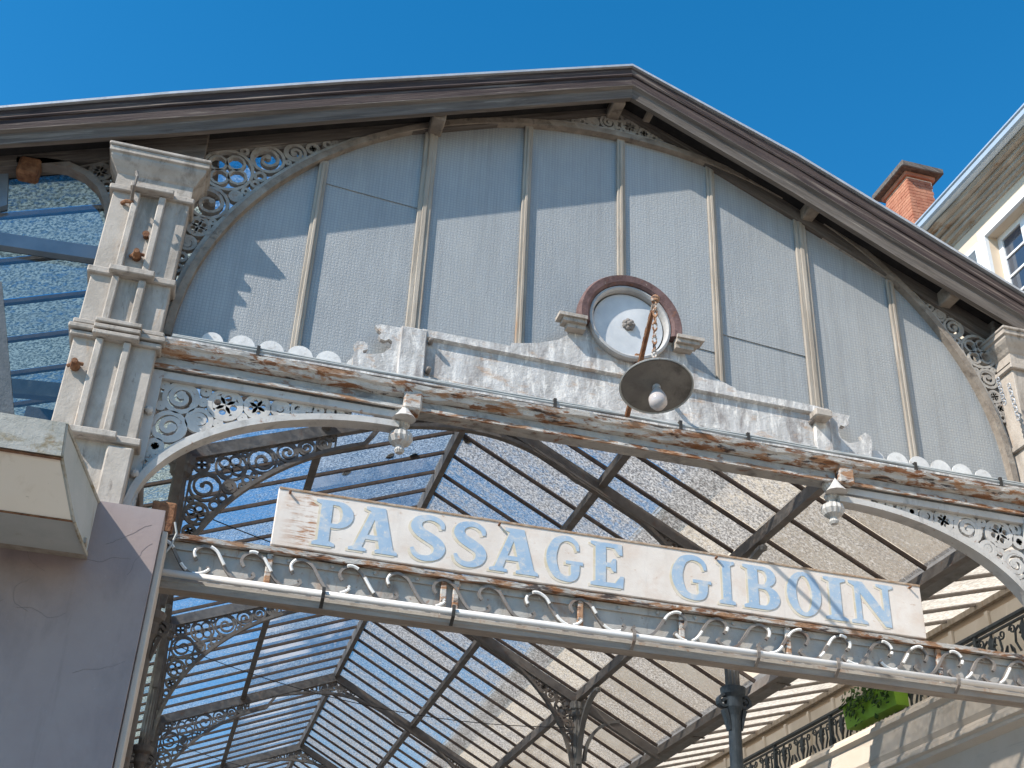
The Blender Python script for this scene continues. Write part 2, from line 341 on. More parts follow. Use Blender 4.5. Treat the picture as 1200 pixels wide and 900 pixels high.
def dup(root, off, label):
    r = root.copy(); COL.objects.link(r); r.location = root.location + Vector(off); r['label'] = label
    for ch in list(root.children):
        c = ch.copy(); COL.objects.link(c); c.parent = r
        for g in list(ch.children): d = g.copy(); COL.objects.link(d); d.parent = c
    return r

def inside(P, poly):
    poly = np.array(poly); x, y = P[:, 0], P[:, 1]; r = np.zeros(len(P), bool); j = len(poly) - 1
    for i in range(len(poly)):
        xi, yi = poly[i]; xj, yj = poly[j]
        r ^= ((yi > y) != (yj > y)) & (x < (xj - xi) * (y - yi) / (yj - yi + 1e-12) + xi); j = i
    return r
def segdist(P, poly):
    D = np.full(len(P), 1e9); k = len(poly)
    for i in range(k):
        a = np.array(poly[i]); b = np.array(poly[(i + 1) % k]); ab = b - a; L = ab @ ab + 1e-12
        t = np.clip(((P - a) @ ab) / L, 0, 1); D = np.minimum(D, np.linalg.norm(P - (a + t[:, None] * ab), axis=1))
    return D
def pack(poly, rmax, rmin, n=60, cand=2500, gap=0.0):
    poly = [tuple(p) for p in poly]; A = np.array(poly); lo, hi = A.min(0), A.max(0)
    P = lo + RNG.rand(cand * 3, 2) * (hi - lo); P = P[inside(P, poly)][:cand]; D = segdist(P, poly) - gap; out = []
    for _ in range(n):
        i = int(np.argmax(np.minimum(D, rmax))); r = min(D[i], rmax)
        if r < rmin: break
        if r >= rmax * .98:
            ok = np.where(D >= rmax * .98)[0]; i = ok[np.argmin(D[ok])]
        c = P[i]; out.append((c[0], c[1], r)); D = np.minimum(D, np.linalg.norm(P - c, axis=1) - r - gap)
    return out
def circ(cx, cz, r, n=14, a0=0, a1=2 * math.pi, end=False):
    k = n if not end else n - 1
    return [(cx + r * math.cos(a0 + (a1 - a0) * i / k), cz + r * math.sin(a0 + (a1 - a0) * i / k)) for i in range(n)]
def spiral(cx, cz, r, a0, turns, sgn=1, r1=.3, n=22):
    return [(cx + (r + (r * r1 - r) * i / (n - 1)) * math.cos(a0 + sgn * turns * 2 * math.pi * i / (n - 1)),
             cz + (r + (r * r1 - r) * i / (n - 1)) * math.sin(a0 + sgn * turns * 2 * math.pi * i / (n - 1))) for i in range(n)]
def scrollwork(mb, poly, rmax, rmin, bar, y0, y1, n=60):
    """cast-iron scrolls filling a region: rings, volutes and leaf buds that touch each other"""
    mb.ribbon(poly, bar * .8, y0 + .004, y1 - .004, True)
    for k, (cx, cz, r) in enumerate(pack(poly, rmax, rmin, n)):
        a = RNG.rand() * 6.28; sg = 1 if RNG.rand() > .5 else -1
        if r > rmin * 2.0:
            mb.ribbon(circ(cx, cz, r - bar * .3, 18), bar, y0, y1, True)
            if k % 3 == 0:
                for q in range(4): t = a + q * 1.5708; mb.ribbon(circ(cx + .48 * r * math.cos(t), cz + .48 * r * math.sin(t), r * .34, 9), bar * .85, y0 + .002, y1 - .002, True)
            else:
                sp = spiral(cx, cz, r - bar * .5, a, 1.35, sg, .22, 20); mb.ribbon(sp, list(np.linspace(bar * 1.1, bar * .9, 20)), y0 + .002, y1 - .002)
                mb.ribbon(circ(*sp[-1], bar * .55, 7), bar * .9, y0 + .003, y1 - .003, True)
        else:
            mb.ribbon(circ(cx, cz, max(r - bar * .35, bar * .6), 10), bar, y0 + .001, y1 - .001, True)
    return mb

# ------------------------------------------------------------------ dimensions
TL, TR, ZR = .385, .52, 9.80          # inner roof slopes and ridge height
def roofz(x): return ZR - (TR * x if x > 0 else -TL * x)
TRUSS = [5.6 + 6.2 * k for k in range(6)]
YEND = 40.0
Z0, EA, EB = 6.43, 3.52, 2.93         # lunette ellipse
def ell(x, a=EA, b=EB): return Z0 + b * math.sqrt(max(0, 1 - (x / a) ** 2))

# ------------------------------------------------------------------ setting
g = MB(); g.add([(-400, -400, 0), (400, -400, 0), (400, 400, 0), (-400, 400, 0)], [(0, 1, 2, 3)]); struct('ground', g, 'stone_paving')
g = MB().box(-3.4, 5.9, -1.5, 60, .004, .12); struct('pavement', g, 'pavement')

# ------------------------------------------------------------------ gable front
GF = thing('gable_front', 'glazed timber and iron gable front of the arcade with arched fan light', 'gable', (0, 0, 0))
BT = [(-80, 134), (0, 127), (200, 110), (400, 96), (743, 78), (933, 182), (1067, 263), (1197, 343), (1330, 425)]
BL = [(-80, 174), (0, 168), (200, 155), (400, 139), (743, 114), (933, 226), (1067, 309), (1197, 386), (1330, 464)]
YB = -.30
top = [axz(*p, YB) for p in BT]; low = [axz(*p, YB) for p in BL]
def sweep(idx, prof):
    """loft a profile of (height fraction, y) along the gable edge"""
    secs = []
    for i in idx:
        (x0, z0), (x1, z1) = low[i], top[i]
        if i == 4: x0 = x1 = 0.0
        secs.append([(x0 + (x1 - x0) * t, y, z0 + (z1 - z0) * t) for t, y in prof])
    return MB().loft(secs)
iL, iR = [0, 1, 2, 3, 4], [4, 5, 6, 7, 8]
for idx, sd_ in ((iL, 'L'), (iR, 'R')):
    b = sweep(idx, [(.30, YB), (.93, YB), (.93, YB + .09), (.30, YB + .09)]).build('bargeboard', 'wood_dark' + sd_, GF)
    sweep(idx, [(.66, YB - .010), (.69, YB - .018), (.73, YB - .012), (.73, YB - .002), (.66, YB - .002)]).build('bead', 'wood_dark' + sd_, b)
    sweep(idx, [(.94, YB - .03), (1.0, YB - .03), (1.0, .4), (.94, .4)]).build('roof_edging', 'zinc_edge', GF)
    sweep(idx, [(.0, YB + .012), (.235, YB - .005), (.285, YB - .038), (.297, YB - .038), (.297, YB + .06), (0, YB + .06)]).build('lower_moulding', 'wood_grey' + sd_, b)
    sweep(idx, [(.30, YB + .092), (.36, YB + .092), (.36, .26), (.30, .26)]).build('soffit_board', 'wood_shade_black', GF)
# raking tie beam on the wall plane, under the soffit
KT = [(-80, 192), (0, 185), (130, 174), (265, 163), (400, 153), (743, 126), (933, 243), (1067, 325), (1197, 405), (1330, 486)]
KB = [(-80, 205), (0, 198), (130, 188), (265, 176), (400, 164), (743, 138), (933, 259), (1067, 342), (1197, 424), (1330, 506)]
kt = [axz(*p) for p in KT]; kb = [axz(*p) for p in KB]; kt[5] = (0, kt[5][1]); kb[5] = (0, kb[5][1])
for rng, sd_ in ((range(0, 6), 'L'), (range(5, 10), 'R')):
    MB().loft([[(kb[i][0], -.03, kb[i][1]), (kt[i][0], -.03, kt[i][1]), (kt[i][0], .12, kt[i][1]), (kb[i][0], .12, kb[i][1])] for i in rng]).build('raking_beam', 'wood_grey' + sd_, GF)
    # close boarding between beam and soffit, the gap's deep shade painted as near-black
    MB().loft([[(kt[i][0], .20, kt[i][1] - .03), (kt[i][0], .20, kt[i][1] + .34), (kt[i][0], .24, kt[i][1] + .34), (kt[i][0], .24, kt[i][1] - .03)] for i in rng]).build('frieze_board', 'wood_shade_black', GF)
for q in ((513, 139), (722, 121), (764, 128), (950, 243), (1112, 345)):
    x, z = axz(*q, -.12); MB().bbox(x - .06, x + .06, -.22, .02, z - .09, z + .07, .012).build('purlin_end', 'wood_grey', GF)
def kz(x):                                        # underside of the raking beam at x
    xs = [p[0] for p in kb]; return float(np.interp(x, xs, [p[1] for p in kb]))
# arched rim
th = np.linspace(0, math.pi, 61)
rim = [((EA + .05) * math.cos(t), Z0 + (EB + .05) * math.sin(t)) for t in th]
rm = MB().ribbon(rim, .058, -.045, .05).build('arch_rim', 'wood_grey', GF)
rim2 = [((EA + .10) * math.cos(t), Z0 + (EB + .095) * math.sin(t)) for t in th]
MB().ribbon(rim2, .036, -.02, .06).build('arch_back_strip', 'iron_front', rm)
# mullions and panes
EP = .035; elp = lambda x: ell(x, EA + EP, EB + EP)
MX = [-EA - EP] + [k * .878 for k in range(-3, 4)] + [EA + EP]
for k in range(8):
    a, b = MX[k] + (0 if k == 0 else .0), MX[k + 1]
    tt = a + (b - a) * (np.linspace(0, 1, 18) ** 2 if k == 0 else 1 - np.linspace(1, 0, 18) ** 2 if k == 7 else np.linspace(0, 1, 12)); o = [(a, Z0 - .02), (b, Z0 - .02)] + [(x, elp(x)) for x in tt[::-1]]
    yy = .028 + .002 * (k % 2)
    if k in (1, 4, 5):                             # cracked pane: lapped in two sheets
        zc = {1: 8.20, 4: 7.32, 5: 7.46}[k]; dz = -.07
        lo_ = [(a, Z0 - .02), (b, Z0 - .02), (b, zc + dz), (a, zc)]
        up_ = [(a, zc - .015), (b, zc + dz - .015)] + [(x, elp(x)) for x in tt[::-1]]
        if k == 1:                                  # the arch cuts this one on its left side
            zz = lambda x: zc + dz * (x - a) / (b - a)
            xs = [x for x in np.linspace(a, b, 60) if elp(x) > zz(x)]
            up_ = [(xs[0], zz(xs[0]) - .015), (b, zc + dz - .015)] + [(x, elp(x)) for x in np.linspace(xs[0], b, 12)[::-1]]
            lo_ = [(a, Z0 - .02), (b, Z0 - .02), (b, zc + dz)] + [(x, min(zz(x), elp(x))) for x in np.linspace(a, b, 14)[::-1][1:]]
        MB().plate(lo_, [], yy, yy + .006).build('pane', 'wired_glass', GF)
        MB().plate(up_, [], yy - .009, yy - .003).build('pane', 'wired_glass', GF)
    else: MB().plate(o, [], yy, yy + .006).build('pane', 'wired_glass', GF)
for k in range(1, 8):
    x = MX[k]; wd = .038 if k not in (2, 6) else .058
    z1 = ell(x) + .03; ml = MB().bbox(x - wd, x + wd, -.006, .022, Z0 - .03, z1, .006)
    o = ml.build('mullion', 'wood_pale', GF)
    MB().bbox(x - wd * .35, x + wd * .35, -.018, -.0065, Z0 + .02, z1 - .04, .005).build('mullion_bead', 'wood_pale', o)
# spandrel scrollwork, left, apex and right
def arch_region(x0, x1, sx=1):
    xs = np.linspace(x0, x1, 22)
    up = [(x, kz(x) + .01) for x in xs]; dn = [(x, Z0 + (EB + .11) * math.sqrt(max(0, 1 - (x / (EA + .12)) ** 2))) for x in xs]
    return up + dn[::-1]
for nm, (x0, x1), rmx in (('l', (-3.64, -1.95), .21), ('a', (-.70, .85), .085), ('r', (1.95, 3.64), .20)):
    scrollwork(MB(), arch_region(x0, x1), rmx, .026, .026, .0, .05, 110).build('filigree', 'iron_front', GF)
# transom beam with gutter, rusted
xa, xb = -3.62, 3.66
zt = at(690, 483, -.16)[2]
TB = MB().box(xa, xb, -.10, .05, zt - .205, zt - .13).build('transom_beam', 'beam_face', GF)
MB().box(xa, xb, -.125, -.102, zt - .222, zt - .195).build('lower_lip', 'paint_rusty', TB)
prof = [(-.105, zt - .128), (-.15, zt - .115), (-.165, zt - .08), (-.19, zt - .07), (-.20, zt - .035), (-.165, zt - .02), (-.06, zt - .015), (.10, zt - .012), (.10, zt - .128)]
nS = 60; secs = []
for i in range(nS + 1):
    x = xa + (xb - xa) * i / nS; j = .006 * RNG.randn()
    secs.append([(x, y - (j if y < -.1 else 0), z + j * .7) for y, z in prof])
MB().loft(secs).build('cornice_gutter', 'paint_rusty', TB)
MB().box(xa + .05, xb - .05, -.175, .02, zt - .014, zt + .004).build('gutter_flashing', 'zinc_white', TB)
for dz, dy, mt in ((.018, -.17, 'cable_grey'), (.012, -.145, 'cable_black'), (.04, -.155, 'cable_grey')):
    pts = [(x, dy + .004 * math.sin(x * 5), zt + dz + .004 * math.sin(x * 3.1 + dz * 90)) for x in np.linspace(xa + .1, xb - .1, 60)]
    tag(MB().tube(pts, .0115, 6).build('facade_cable', mt), {.018: 'front grey cable along the gutter edge', .012: 'black cable tucked behind the front grey one along the gutter edge', .04: 'upper grey cable lying above the other gutter cables'}[dz], 'cable', 'cables along the gutter')
for x in (-2.9, -.62, .42, 1.0, 2.5, 3.3): MB().box(x - .012, x + .012, -.19, -.13, zt - .04, zt + .055).build('cable_clip', 'cable_black', TB)
for x in (-1.72, 1.86):
    MB().bbox(x - .07, x + .07, -.17, .0, zt - .24, zt - .03, .015).build('beam_block', 'paint_rusty', TB)
# scalloped zinc cresting
for lo_, hi_ in ((-3.35, -2.05), (2.12, 3.34)):
    n = int((hi_ - lo_) / .19)
    for k in range(n):
        x = lo_ + (k + .5) * (hi_ - lo_) / n; r = .098 * (1 - .18 * (k in (0, n - 1)))
        o = [(x - r, zt + .0)] + circ(x, zt + .10, r, 13, math.pi, 0, True) + [(x + r, zt + .0)]
        MB().plate(o, [], -.055 - .002 * (k % 2), -.045 - .002 * (k % 2)).build('scallop', 'zinc_scallop', GF)
# pediment
YP = -.12
PD = [(413, 431), (414, 416), (417, 410), (415, 404), (419, 400), (427, 400), (432, 405), (431, 409), (425, 411), (426, 414), (440, 415), (450, 413), (458, 407), (460, 400), (456, 397), (451, 399), (446, 397), (444, 393),
      (447, 390), (443, 386), (440, 381), (446, 380), (477, 385), (497, 389), (598, 407), (866, 462), (957, 479), (996, 487), (994, 492), (995, 497), (990, 500), (985, 498), (982, 504), (986, 514), (995, 519), (1005, 518),
      (1011, 514), (1009, 510), (1014, 507), (1020, 511), (1022, 519), (1021, 541)]
PED = MB().plate([axz(*p, YP) for p in PD], [], YP, YP + .05).build('pediment', 'zinc_white', GF)
def pedz(x):
    a = axz(497, 389, YP); b = axz(957, 479, YP); return a[1] + (b[1] - a[1]) * (x - a[0]) / (b[0] - a[0])
xl, xr = axz(497, 389, YP)[0], axz(957, 479, YP)[0]
MB().loft([[(x, YP - .035, pedz(x) + .004), (x, YP - .002, pedz(x) + .004), (x, YP - .002, pedz(x) - .075), (x, YP - .035, pedz(x) - .06)] for x in np.linspace(xl - .02, xr, 12)]).build('top_moulding', 'zinc_white', PED)
MB().loft([[(x, YP - .02, zt + .075), (x, YP - .002, zt + .075), (x, YP - .002, zt + .02), (x, YP - .02, zt + .02)] for x in (xl, xr)]).build('bottom_moulding', 'zinc_white', PED)
for px in ((466, 497), (953, 972)):
    x0 = axz(px[0], 420 if px[0] < 600 else 510, YP)[0]; x1 = axz(px[1], 420 if px[0] < 600 else 510, YP)[0]
    MB().bbox(x0, x1, YP - .045, YP - .003, zt + .02, pedz((x0 + x1) / 2) - .005, .008).build('end_block', 'zinc_white', PED)
x, z = axz(961, 488, YP - .06); MB().bbox(x - .09, x + .06, YP - .16, YP - .04, z - .05, z + .02, .01).build('ledge_piece', 'stone', PED)
for q in ((504, 402), (501, 436), (950, 495)):
    x, z = axz(*q, YP - .01); MB().lathe([(.02, 0), (.02, -.06), (.01, -.075)], (x, YP - .004, z), 10, 'y').build('iron_stub', 'iron_dark', PED)
AE = [(598, 408), (600, 402), (630, 402), (655, 398), (667, 391), (664, 384), (658, 377), (690, 360), (790, 372), (804, 399), (801, 411), (807, 427), (832, 440), (862, 455), (866, 463)]
MB().plate([axz(*p, YP - .03) for p in AE], [], YP - .03, YP - .0355 + .033).build('clock_surround', 'zinc_white', PED)
cc = at(737, 380, YP - .06); cx, cz = cc[0], cc[2]; rd = .93 * .5 * abs(at(783, 390, YP - .06)[0] - at(691, 370, YP - .06)[0])
MB().lathe([(rd - .004, 0), (rd + .03, 0), (rd + .04, -.04), (rd + .034, -.07), (rd + .016, -.075), (rd + .0, -.06), (rd - .004, 0)], (cx, YP - .03, cz), 48, 'y').build('clock_rim', 'zinc_grey', PED)
DS = MB().lathe([(.0001, -.012), (rd - .015, -.008), (rd - .015, 0), (.0001, 0)], (cx, YP - .034, cz), 48, 'y').build('clock_disc', 'disc_zinc', PED)
rz = MB()
for k in range(7):
    t = k * 2 * math.pi / 7; rz.lathe([(.0001, -.03), (.022, -.02), (.024, 0)], (cx + .034 * math.cos(t), YP - .047, cz + .034 * math.sin(t)), 8, 'y')
rz.lathe([(.0001, -.05), (.02, -.04), (.028, 0)], (cx, YP - .047, cz), 10, 'y').build('rosette', 'iron_dark', PED)
a0, a1 = R(-12), R(192); hood = []
for t in np.linspace(a0, a1, 40):
    c_, s_ = math.cos(t), math.sin(t); q = []
    for r_, y_ in ((rd + .04, -.078), (rd + .06, -.10), (rd + .115, -.108), (rd + .132, -.08), (rd + .132, -.002), (rd + .04, -.002)):
        q.append((cx + r_ * c_, YP - .03 + y_, cz + r_ * s_))
    hood.append(q)
MB().loft(hood).build('hood_mould', 'hood_paint', PED)
for sx in (-1, 1):
    xo = cx + sx * (rd + .17); wz = cz - .12; wgb = MB()
    for k, (ex, h0, h1, yy) in enumerate(((.17, .025, .055, -.19), (.12, -.01, .0235, -.17), (.07, -.05, -.0115, -.14))):
        wgb.box(xo - sx * .10, xo + sx * ex * .8, YP + yy + .03, YP - .034, wz + h0, wz + h1)
    wgb.build('hood_ledge', 'stone', PED)

# ------------------------------------------------------------------ stone pilasters
def pilaster(xc, mirror, label):
    t = thing('pilaster', label, 'pilaster', (xc, -.1, 0), 'pilasters flanking the gable')
    s = -1 if mirror else 1
    X = lambda u: xc + s * u
    def bx(n, u0, u1, y0, y1, z0, z1, mt='stone', b=.008): return MB().bbox(min(X(u0), X(u1)), max(X(u0), X(u1)), y0, y1, z0, z1, b).build(n, mt, t)
    hw = .285
    bx('shaft', -hw, hw, -.20, .10, 3.0, 7.60)
    for u in (-.105, .085):
        bx('rib', u - .026, u + .026, -.255, -.202, 6.33, 6.72); bx('rib', u - .026, u + .026, -.255, -.202, 6.80, 7.50); bx('rib', u - .026, u + .026, -.255, -.202, 5.46, 6.18)
    for z0_, z1_, e in ((6.735, 6.79, .03), (6.185, 6.225, .03), (6.235, 6.275, .05), (6.285, 6.325, .03), (5.40, 5.455, .035), (7.51, 7.56, .03)):
        b_ = bx('band', -hw - e, hw + e, -.203 - e, .095, z0_, z1_)
        MB().bbox(X(0) - .16, X(0) + .16, -.30, -.204 - e, z0_ + .003, z1_ - .003, .006).build('band_return', 'stone', b_)
    for u in (-.2, .2): bx('plinth_block', u - .085, u + .085, -.27, -.202, 4.9, 5.36, b=.012)
    # flared capital
    secs = []
    for (e, z_) in ((.0, 7.56), (.0, 7.675), (.012, 7.69), (.028, 7.72), (.06, 7.765), (.072, 7.79), (.072, 7.815), (.09, 7.825), (.09, 7.865)):
        secs.append([(X(0) - hw - e, -.21 - e, z_), (X(0) + hw + e, -.21 - e, z_), (X(0) + hw + e, .08, z_), (X(0) - hw - e, .08, z_)])
    MB().loft(secs).build('capital', 'stone', t)
    bx('abacus', -hw - .10, hw + .10, -.315, .10, 7.868, 7.90)
    bx('impost', -hw - .02, hw + .02, -.10, .11, 7.903, 8.40, 'wood_greyL')
    return t
pilaster(-3.885, False, 'weathered stone pilaster with rusty iron stubs beside the cream light box')
pilaster(3.905, True, 'weathered stone pilaster with a chain hanging from its capital')
# iron bits on the left pilaster
hk = thing('iron_hook', 'rusty twisted iron hook and bracket on the pilaster shaft', 'hook', tuple(at(152, 236, -.21)))
p0 = at(152, 240, -.205)
MB().tube([p0 + np.array(d) for d in ((-.06, 0, 0), (-.03, -.03, .005), (.02, -.04, 0), (.05, -.03, -.02))], .016, 7).build('strap', 'rust', hk)
MB().tube([p0 + np.array(d) for d in ((.01, 0, 0), (.015, -.10, .03), (.02, -.17, .06), (.03, -.19, .13), (.015, -.18, .18))], [.014, .014, .013, .012, .016], 7).build('stem', 'iron_dark', hk)
for q, l in (((171, 278), 'small rusty bolt between the pilaster ribs'), ((160, 302), 'rusty broken bracket stub low between the pilaster ribs'), ((88, 430), 'rusty round iron socket on the lower pilaster shaft')):
    p = at(*q, -.205); big = q[0] != 171; o = MB()
    o.lathe([(.034 if big else .02, 0), (.036 if big else .022, -.04), (.028, -.05), (.02, -.10 if big else -.05)], (p[0], -.2025, p[2]), 10, 'y')
    if big: o.tube([(p[0] - .05, -.22, p[2] - .01), (p[0], -.25, p[2] + .01), (p[0] + .05, -.225, p[2] + .02)], .013, 6)
    tag(o.build('iron_stub', 'rust'), l, 'iron stub', 'rusty stubs in the pilaster')
# chain on the right pilaster
def chain(pts_, label):
    mb = MB()
    for k in range(len(pts_) - 1):
        a = Vector(pts_[k]); b = Vector(pts_[k + 1]); d = (b - a); mid = (a + b) / 2; u = d.normalized(); sd_ = Vector((1, 0, 0)) if k % 2 else Vector((0, 1, 0)); sd_ = (sd_ - u * sd_.dot(u)).normalized()
        L = d.length * .62; mb.tube([mid + u * L * math.cos(t) + sd_ * .018 * math.sin(t) for t in np.linspace(0, 2 * math.pi, 11)], .006, 5)
    return tag(mb.build('hanging_chain', 'zinc_edge'), label, 'chain', 'chains hung on the pilaster')
for (q0, q1), l in ((((1169, 443), (1178, 474)), 'short steel chain hanging beside the pilaster rib'), (((1182, 450), (1194, 492)), 'longer steel chain hanging down the middle of the pilaster')):
    a, b = at(*q0, -.30), at(*q1, -.30); n = 9; chain([a + (b - a) * i / n for i in range(n + 1)], l)

# ------------------------------------------------------------------ pierced corner brackets
def bracket(s, label):
    xo, xi = s * 3.60, s * 1.80
    t = thing('corner_bracket', label, 'bracket', (xo, 0, 5.0), 'pierced brackets under the transom')
    ztop = zt - .23; zb = 4.98
    # quarter curve: from the column foot up to the pendant
    cur = []
    for u in np.linspace(0, 1, 26):
        a = u * math.pi / 2
        cur.append((xo - s * (1.72 * (1 - math.cos(a))) - s * .02, zb + (ztop - .13 - zb) * math.sin(a)))
    cur.append((xi + s * .0, ztop - .13))
    rib = MB().ribbon(cur, .05, -.12, .0).build('arch_rib', 'iron_white', t, False)
    reg = [(xo, zb)] + [(xo, ztop), (xi, ztop)] + [(p[0], p[1]) for p in cur[::-1]]
    reg_in = [(xo - s * .06, zb + .12), (xo - s * .06, ztop - .05), (xi + s * .35, ztop - .05)] + [(p[0] + s * .035, p[1] + .04) for p in cur[3:-4][::-1]]
    pl = MB(); scrollwork(pl, reg_in, .125, .024, .036, -.045, -.012, 120)
    pl.ribbon([(p[0] + s * .02, p[1] + .03) for p in cur[2:-2]], .06, -.05, -.008); pl.build('pierced_plate', 'iron_white', t)
    MB().box(min(xo, xo - s * .07), max(xo, xo - s * .07), -.09, .05, zb - .02, ztop - .002).build('side_flange', 'iron_white', t)
    MB().box(min(xo, xi), max(xo, xi), -.085, -.047, ztop - .06, ztop - .003).build('top_flange', 'iron_white', t)
    for z_ in (5.25, 5.75): MB().lathe([(.03, -.0), (.03, -.035), (.012, -.05)], (xo - s * .03, -.091, z_), 8, 'y').build('rivet', 'iron_white', t)
    # pendant
    pr = [(.001, -.36), (.028, -.355), (.04, -.335), (.03, -.31), (.035, -.30), (.075, -.275), (.095, -.235), (.085, -.195), (.05, -.175), (.034, -.165), (.034, -.15), (.055, -.135), (.062, -.11), (.045, -.09), (.05, -.06), (.07, -.03), (.075, 0)]
    pn = MB().lathe(pr, (xi - s * .03, -.05, ztop + .02), 28, 'z', .10).build('pendant', 'iron_white', t)
    MB().lathe([(.09, 0), (.05, .05), (.02, .10), (.001, .13)], (xi - s * .03, -.13, ztop - .09), 12, 'z').build('pendant_leaf', 'iron_white', pn)
    return t
bracket(-1, 'pierced iron corner bracket with pendant, below the fan light beside the light box')
bracket(1, 'pierced iron corner bracket with pendant, below the fan light beside the chained pilaster')

# ------------------------------------------------------------------ lower girder with wave scrolls
zp = at(690, 741, -.12)[2]                            # conduit height
LG = thing('lower_girder', 'weathered iron girder with wave scrolls carrying the name board', 'girder', (0, 0, zp))
gx0, gx1 = -3.55, 4.6
ztg = at(690, 694, -.06)[2]
MB().box(gx0, gx1, -.09, .03, zp - .08, zp - .03).build('bottom_beam', 'beam_pale', LG)
MB().box(gx0, gx1, -.012, .01, zp - .028, ztg - .04).build('web_plate', 'paint_grey', LG)
fl = MB(); secs = []
for i in range(61):
    x = gx0 + (gx1 - gx0) * i / 60; j = .004 * RNG.randn(); secs.append([(x, -.085, ztg - .045 + j), (x, -.09, ztg - .012 + j), (x, .12, ztg - .002), (x, .12, ztg - .037)])
fl.loft(secs).build('top_flange', 'paint_rusty', LG)
MB().box(gx0, gx1, -.030, -.0125, ztg - .10, ztg - .048).build('angle_iron', 'paint_grey', LG)
MB().box(gx0, gx1, -.075, -.0125, zp - .027, zp + .0).build('lower_angle', 'paint_grey', LG)
MB().tube([(gx0 + .03, -.125, zp + .012), (gx1, -.125, zp + .012)], .024, 12).build('conduit', 'pipe_white', LG, True)
for x in (-3.3, -2.2, -1.3, .02, .98, 1.62, 2.62, 3.55):
    MB().ribbon([(y_, z_) for y_, z_ in ((-.158, zp + .05), (-.166, zp + .01), (-.158, zp - .03), (-.095, zp - .078))], .006, x - .012, x + .012, mp=lambda u, v, t: (t, u, v)).build('conduit_clip', 'iron_brown' if x > -1 else 'cable_black', LG)
for k, x in enumerate((-2.58, -1.36, -1.27, -.35, .43, 1.28, 2.55, 3.4)):
    MB().bbox(x - .022, x + .022, -.06, -.031, zp + .0, ztg - .05, .006).build('tie_post', 'paint_rusty', LG)
for k in range(26):
    x = gx0 + .2 + k * .3; MB().lathe([(.016, 0), (.014, -.012), (.006, -.017)], (x, -.0305, ztg - .075), 7, 'y').build('rivet', 'paint_grey', LG)
# wave scrolls, mirrored about the middle; light-tube segments still clipped on
hh = ztg - zp - .07
def wave(xc, s):
    raw = [(375, 234), (362, 217), (358, 192), (380, 165), (420, 155), (470, 178), (505, 225), (550, 283), (600, 310), (650, 302), (682, 277), (668, 262)]
    P = np.array([(xc + s * ((px - 420) / 330 * .42), zp + .05 + (310 - py) / 155 * (hh - .045)) for px, py in raw]); Q = []
    for i in range(len(P) - 1):
        p0_, p1_, p2_, p3_ = P[max(i - 1, 0)], P[i], P[i + 1], P[min(i + 2, len(P) - 1)]
        for t in (0, .33, .66): Q.append(.5 * ((2 * p1_) + (-p0_ + p2_) * t + (2 * p0_ - 5 * p1_ + 4 * p2_ - p3_) * t * t + (-p0_ + 3 * p1_ - 3 * p2_ + p3_) * t ** 3))
    return Q + [P[-1]]
gline = lambda px: at(px, 705 + (px - 690) * .135, -.04)[0]
xsL = [gline(p) for p in (190, 243, 298, 355, 412, 467, 521, 574, 628, 680)]; xsR = [gline(p) for p in (790, 838, 887, 933, 981, 1030, 1072, 1112, 1151, 1190, 1230)]
for k, (x, s) in enumerate([(x, 1) for x in xsL] + [(x, -1) for x in xsR]):
    Q = wave(x, s)
    o = MB().ribbon(Q, .02, -.068, -.046 + .0015 * (k % 3)).build('wave_scroll', 'iron_dark', LG)
    n = len(Q); i = 2
    while i < n - 5:                                       # pale light-tube lengths along the scroll
        L = random.randint(3, 8)
        if random.random() < (.62 if x > 0 else .5): MB().tube([(p[0], -.080, p[1]) for p in Q[i:i + L]], .0115, 6).build('light_tube', 'tube_white', o)
        i += L + random.randint(1, 3)

# ------------------------------------------------------------------ name board
YS = -.09
sx0, sx1 = at(322, 605, YS)[0], at(1082, 717, YS)[0]; sz0 = ztg + .0035; sz1 = at(700, 628, YS)[2]
NS = thing('name_sign', 'long white painted name board lettered PASSAGE GIBOIN in pale blue', 'sign', ((sx0 + sx1) / 2, YS, sz0))
pts = [(sx0, sz0)]
BD = MB().bbox(sx0, sx1, YS, YS + .05, sz0, sz1, .006).build('board', 'sign_white', NS)
MB().bbox(sx0 + .002, sx1 - .002, YS - .006, YS - .0005, sz1 - .014, sz1 + .003, .002).build('edge_trim', 'sign_edge', BD)
def arc(cx_, cz_, rx, rz_, a0_, a1_, n=12): return [(cx_ + rx * math.cos(R(a0_ + (a1_ - a0_) * i / (n - 1))), cz_ + rz_ * math.sin(R(a0_ + (a1_ - a0_) * i / (n - 1)))) for i in range(n)]
def stroke(P, W):
    Q = []; P = np.array(P, float); WW = []
    for i in range(len(P) - 1):
        p0_, p1_, p2_, p3_ = P[max(i - 1, 0)], P[i], P[i + 1], P[min(i + 2, len(P) - 1)]
        for t in (0, .25, .5, .75):
            Q.append(.5 * ((2 * p1_) + (-p0_ + p2_) * t + (2 * p0_ - 5 * p1_ + 4 * p2_ - p3_) * t * t + (-p0_ + 3 * p1_ - 3 * p2_ + p3_) * t ** 3)); WW.append(W[i] + (W[i + 1] - W[i]) * t)
    Q.append(P[-1]); WW.append(W[-1]); Q = np.array(Q); WW = np.array(WW) * 1.12
    T = np.gradient(Q, axis=0); T /= np.linalg.norm(T, axis=1)[:, None]; N = np.stack([-T[:, 1], T[:, 0]], 1)
    return [tuple(q) for q in Q + N * WW[:, None] / 2] + [tuple(q) for q in (Q - N * WW[:, None] / 2)[::-1]]
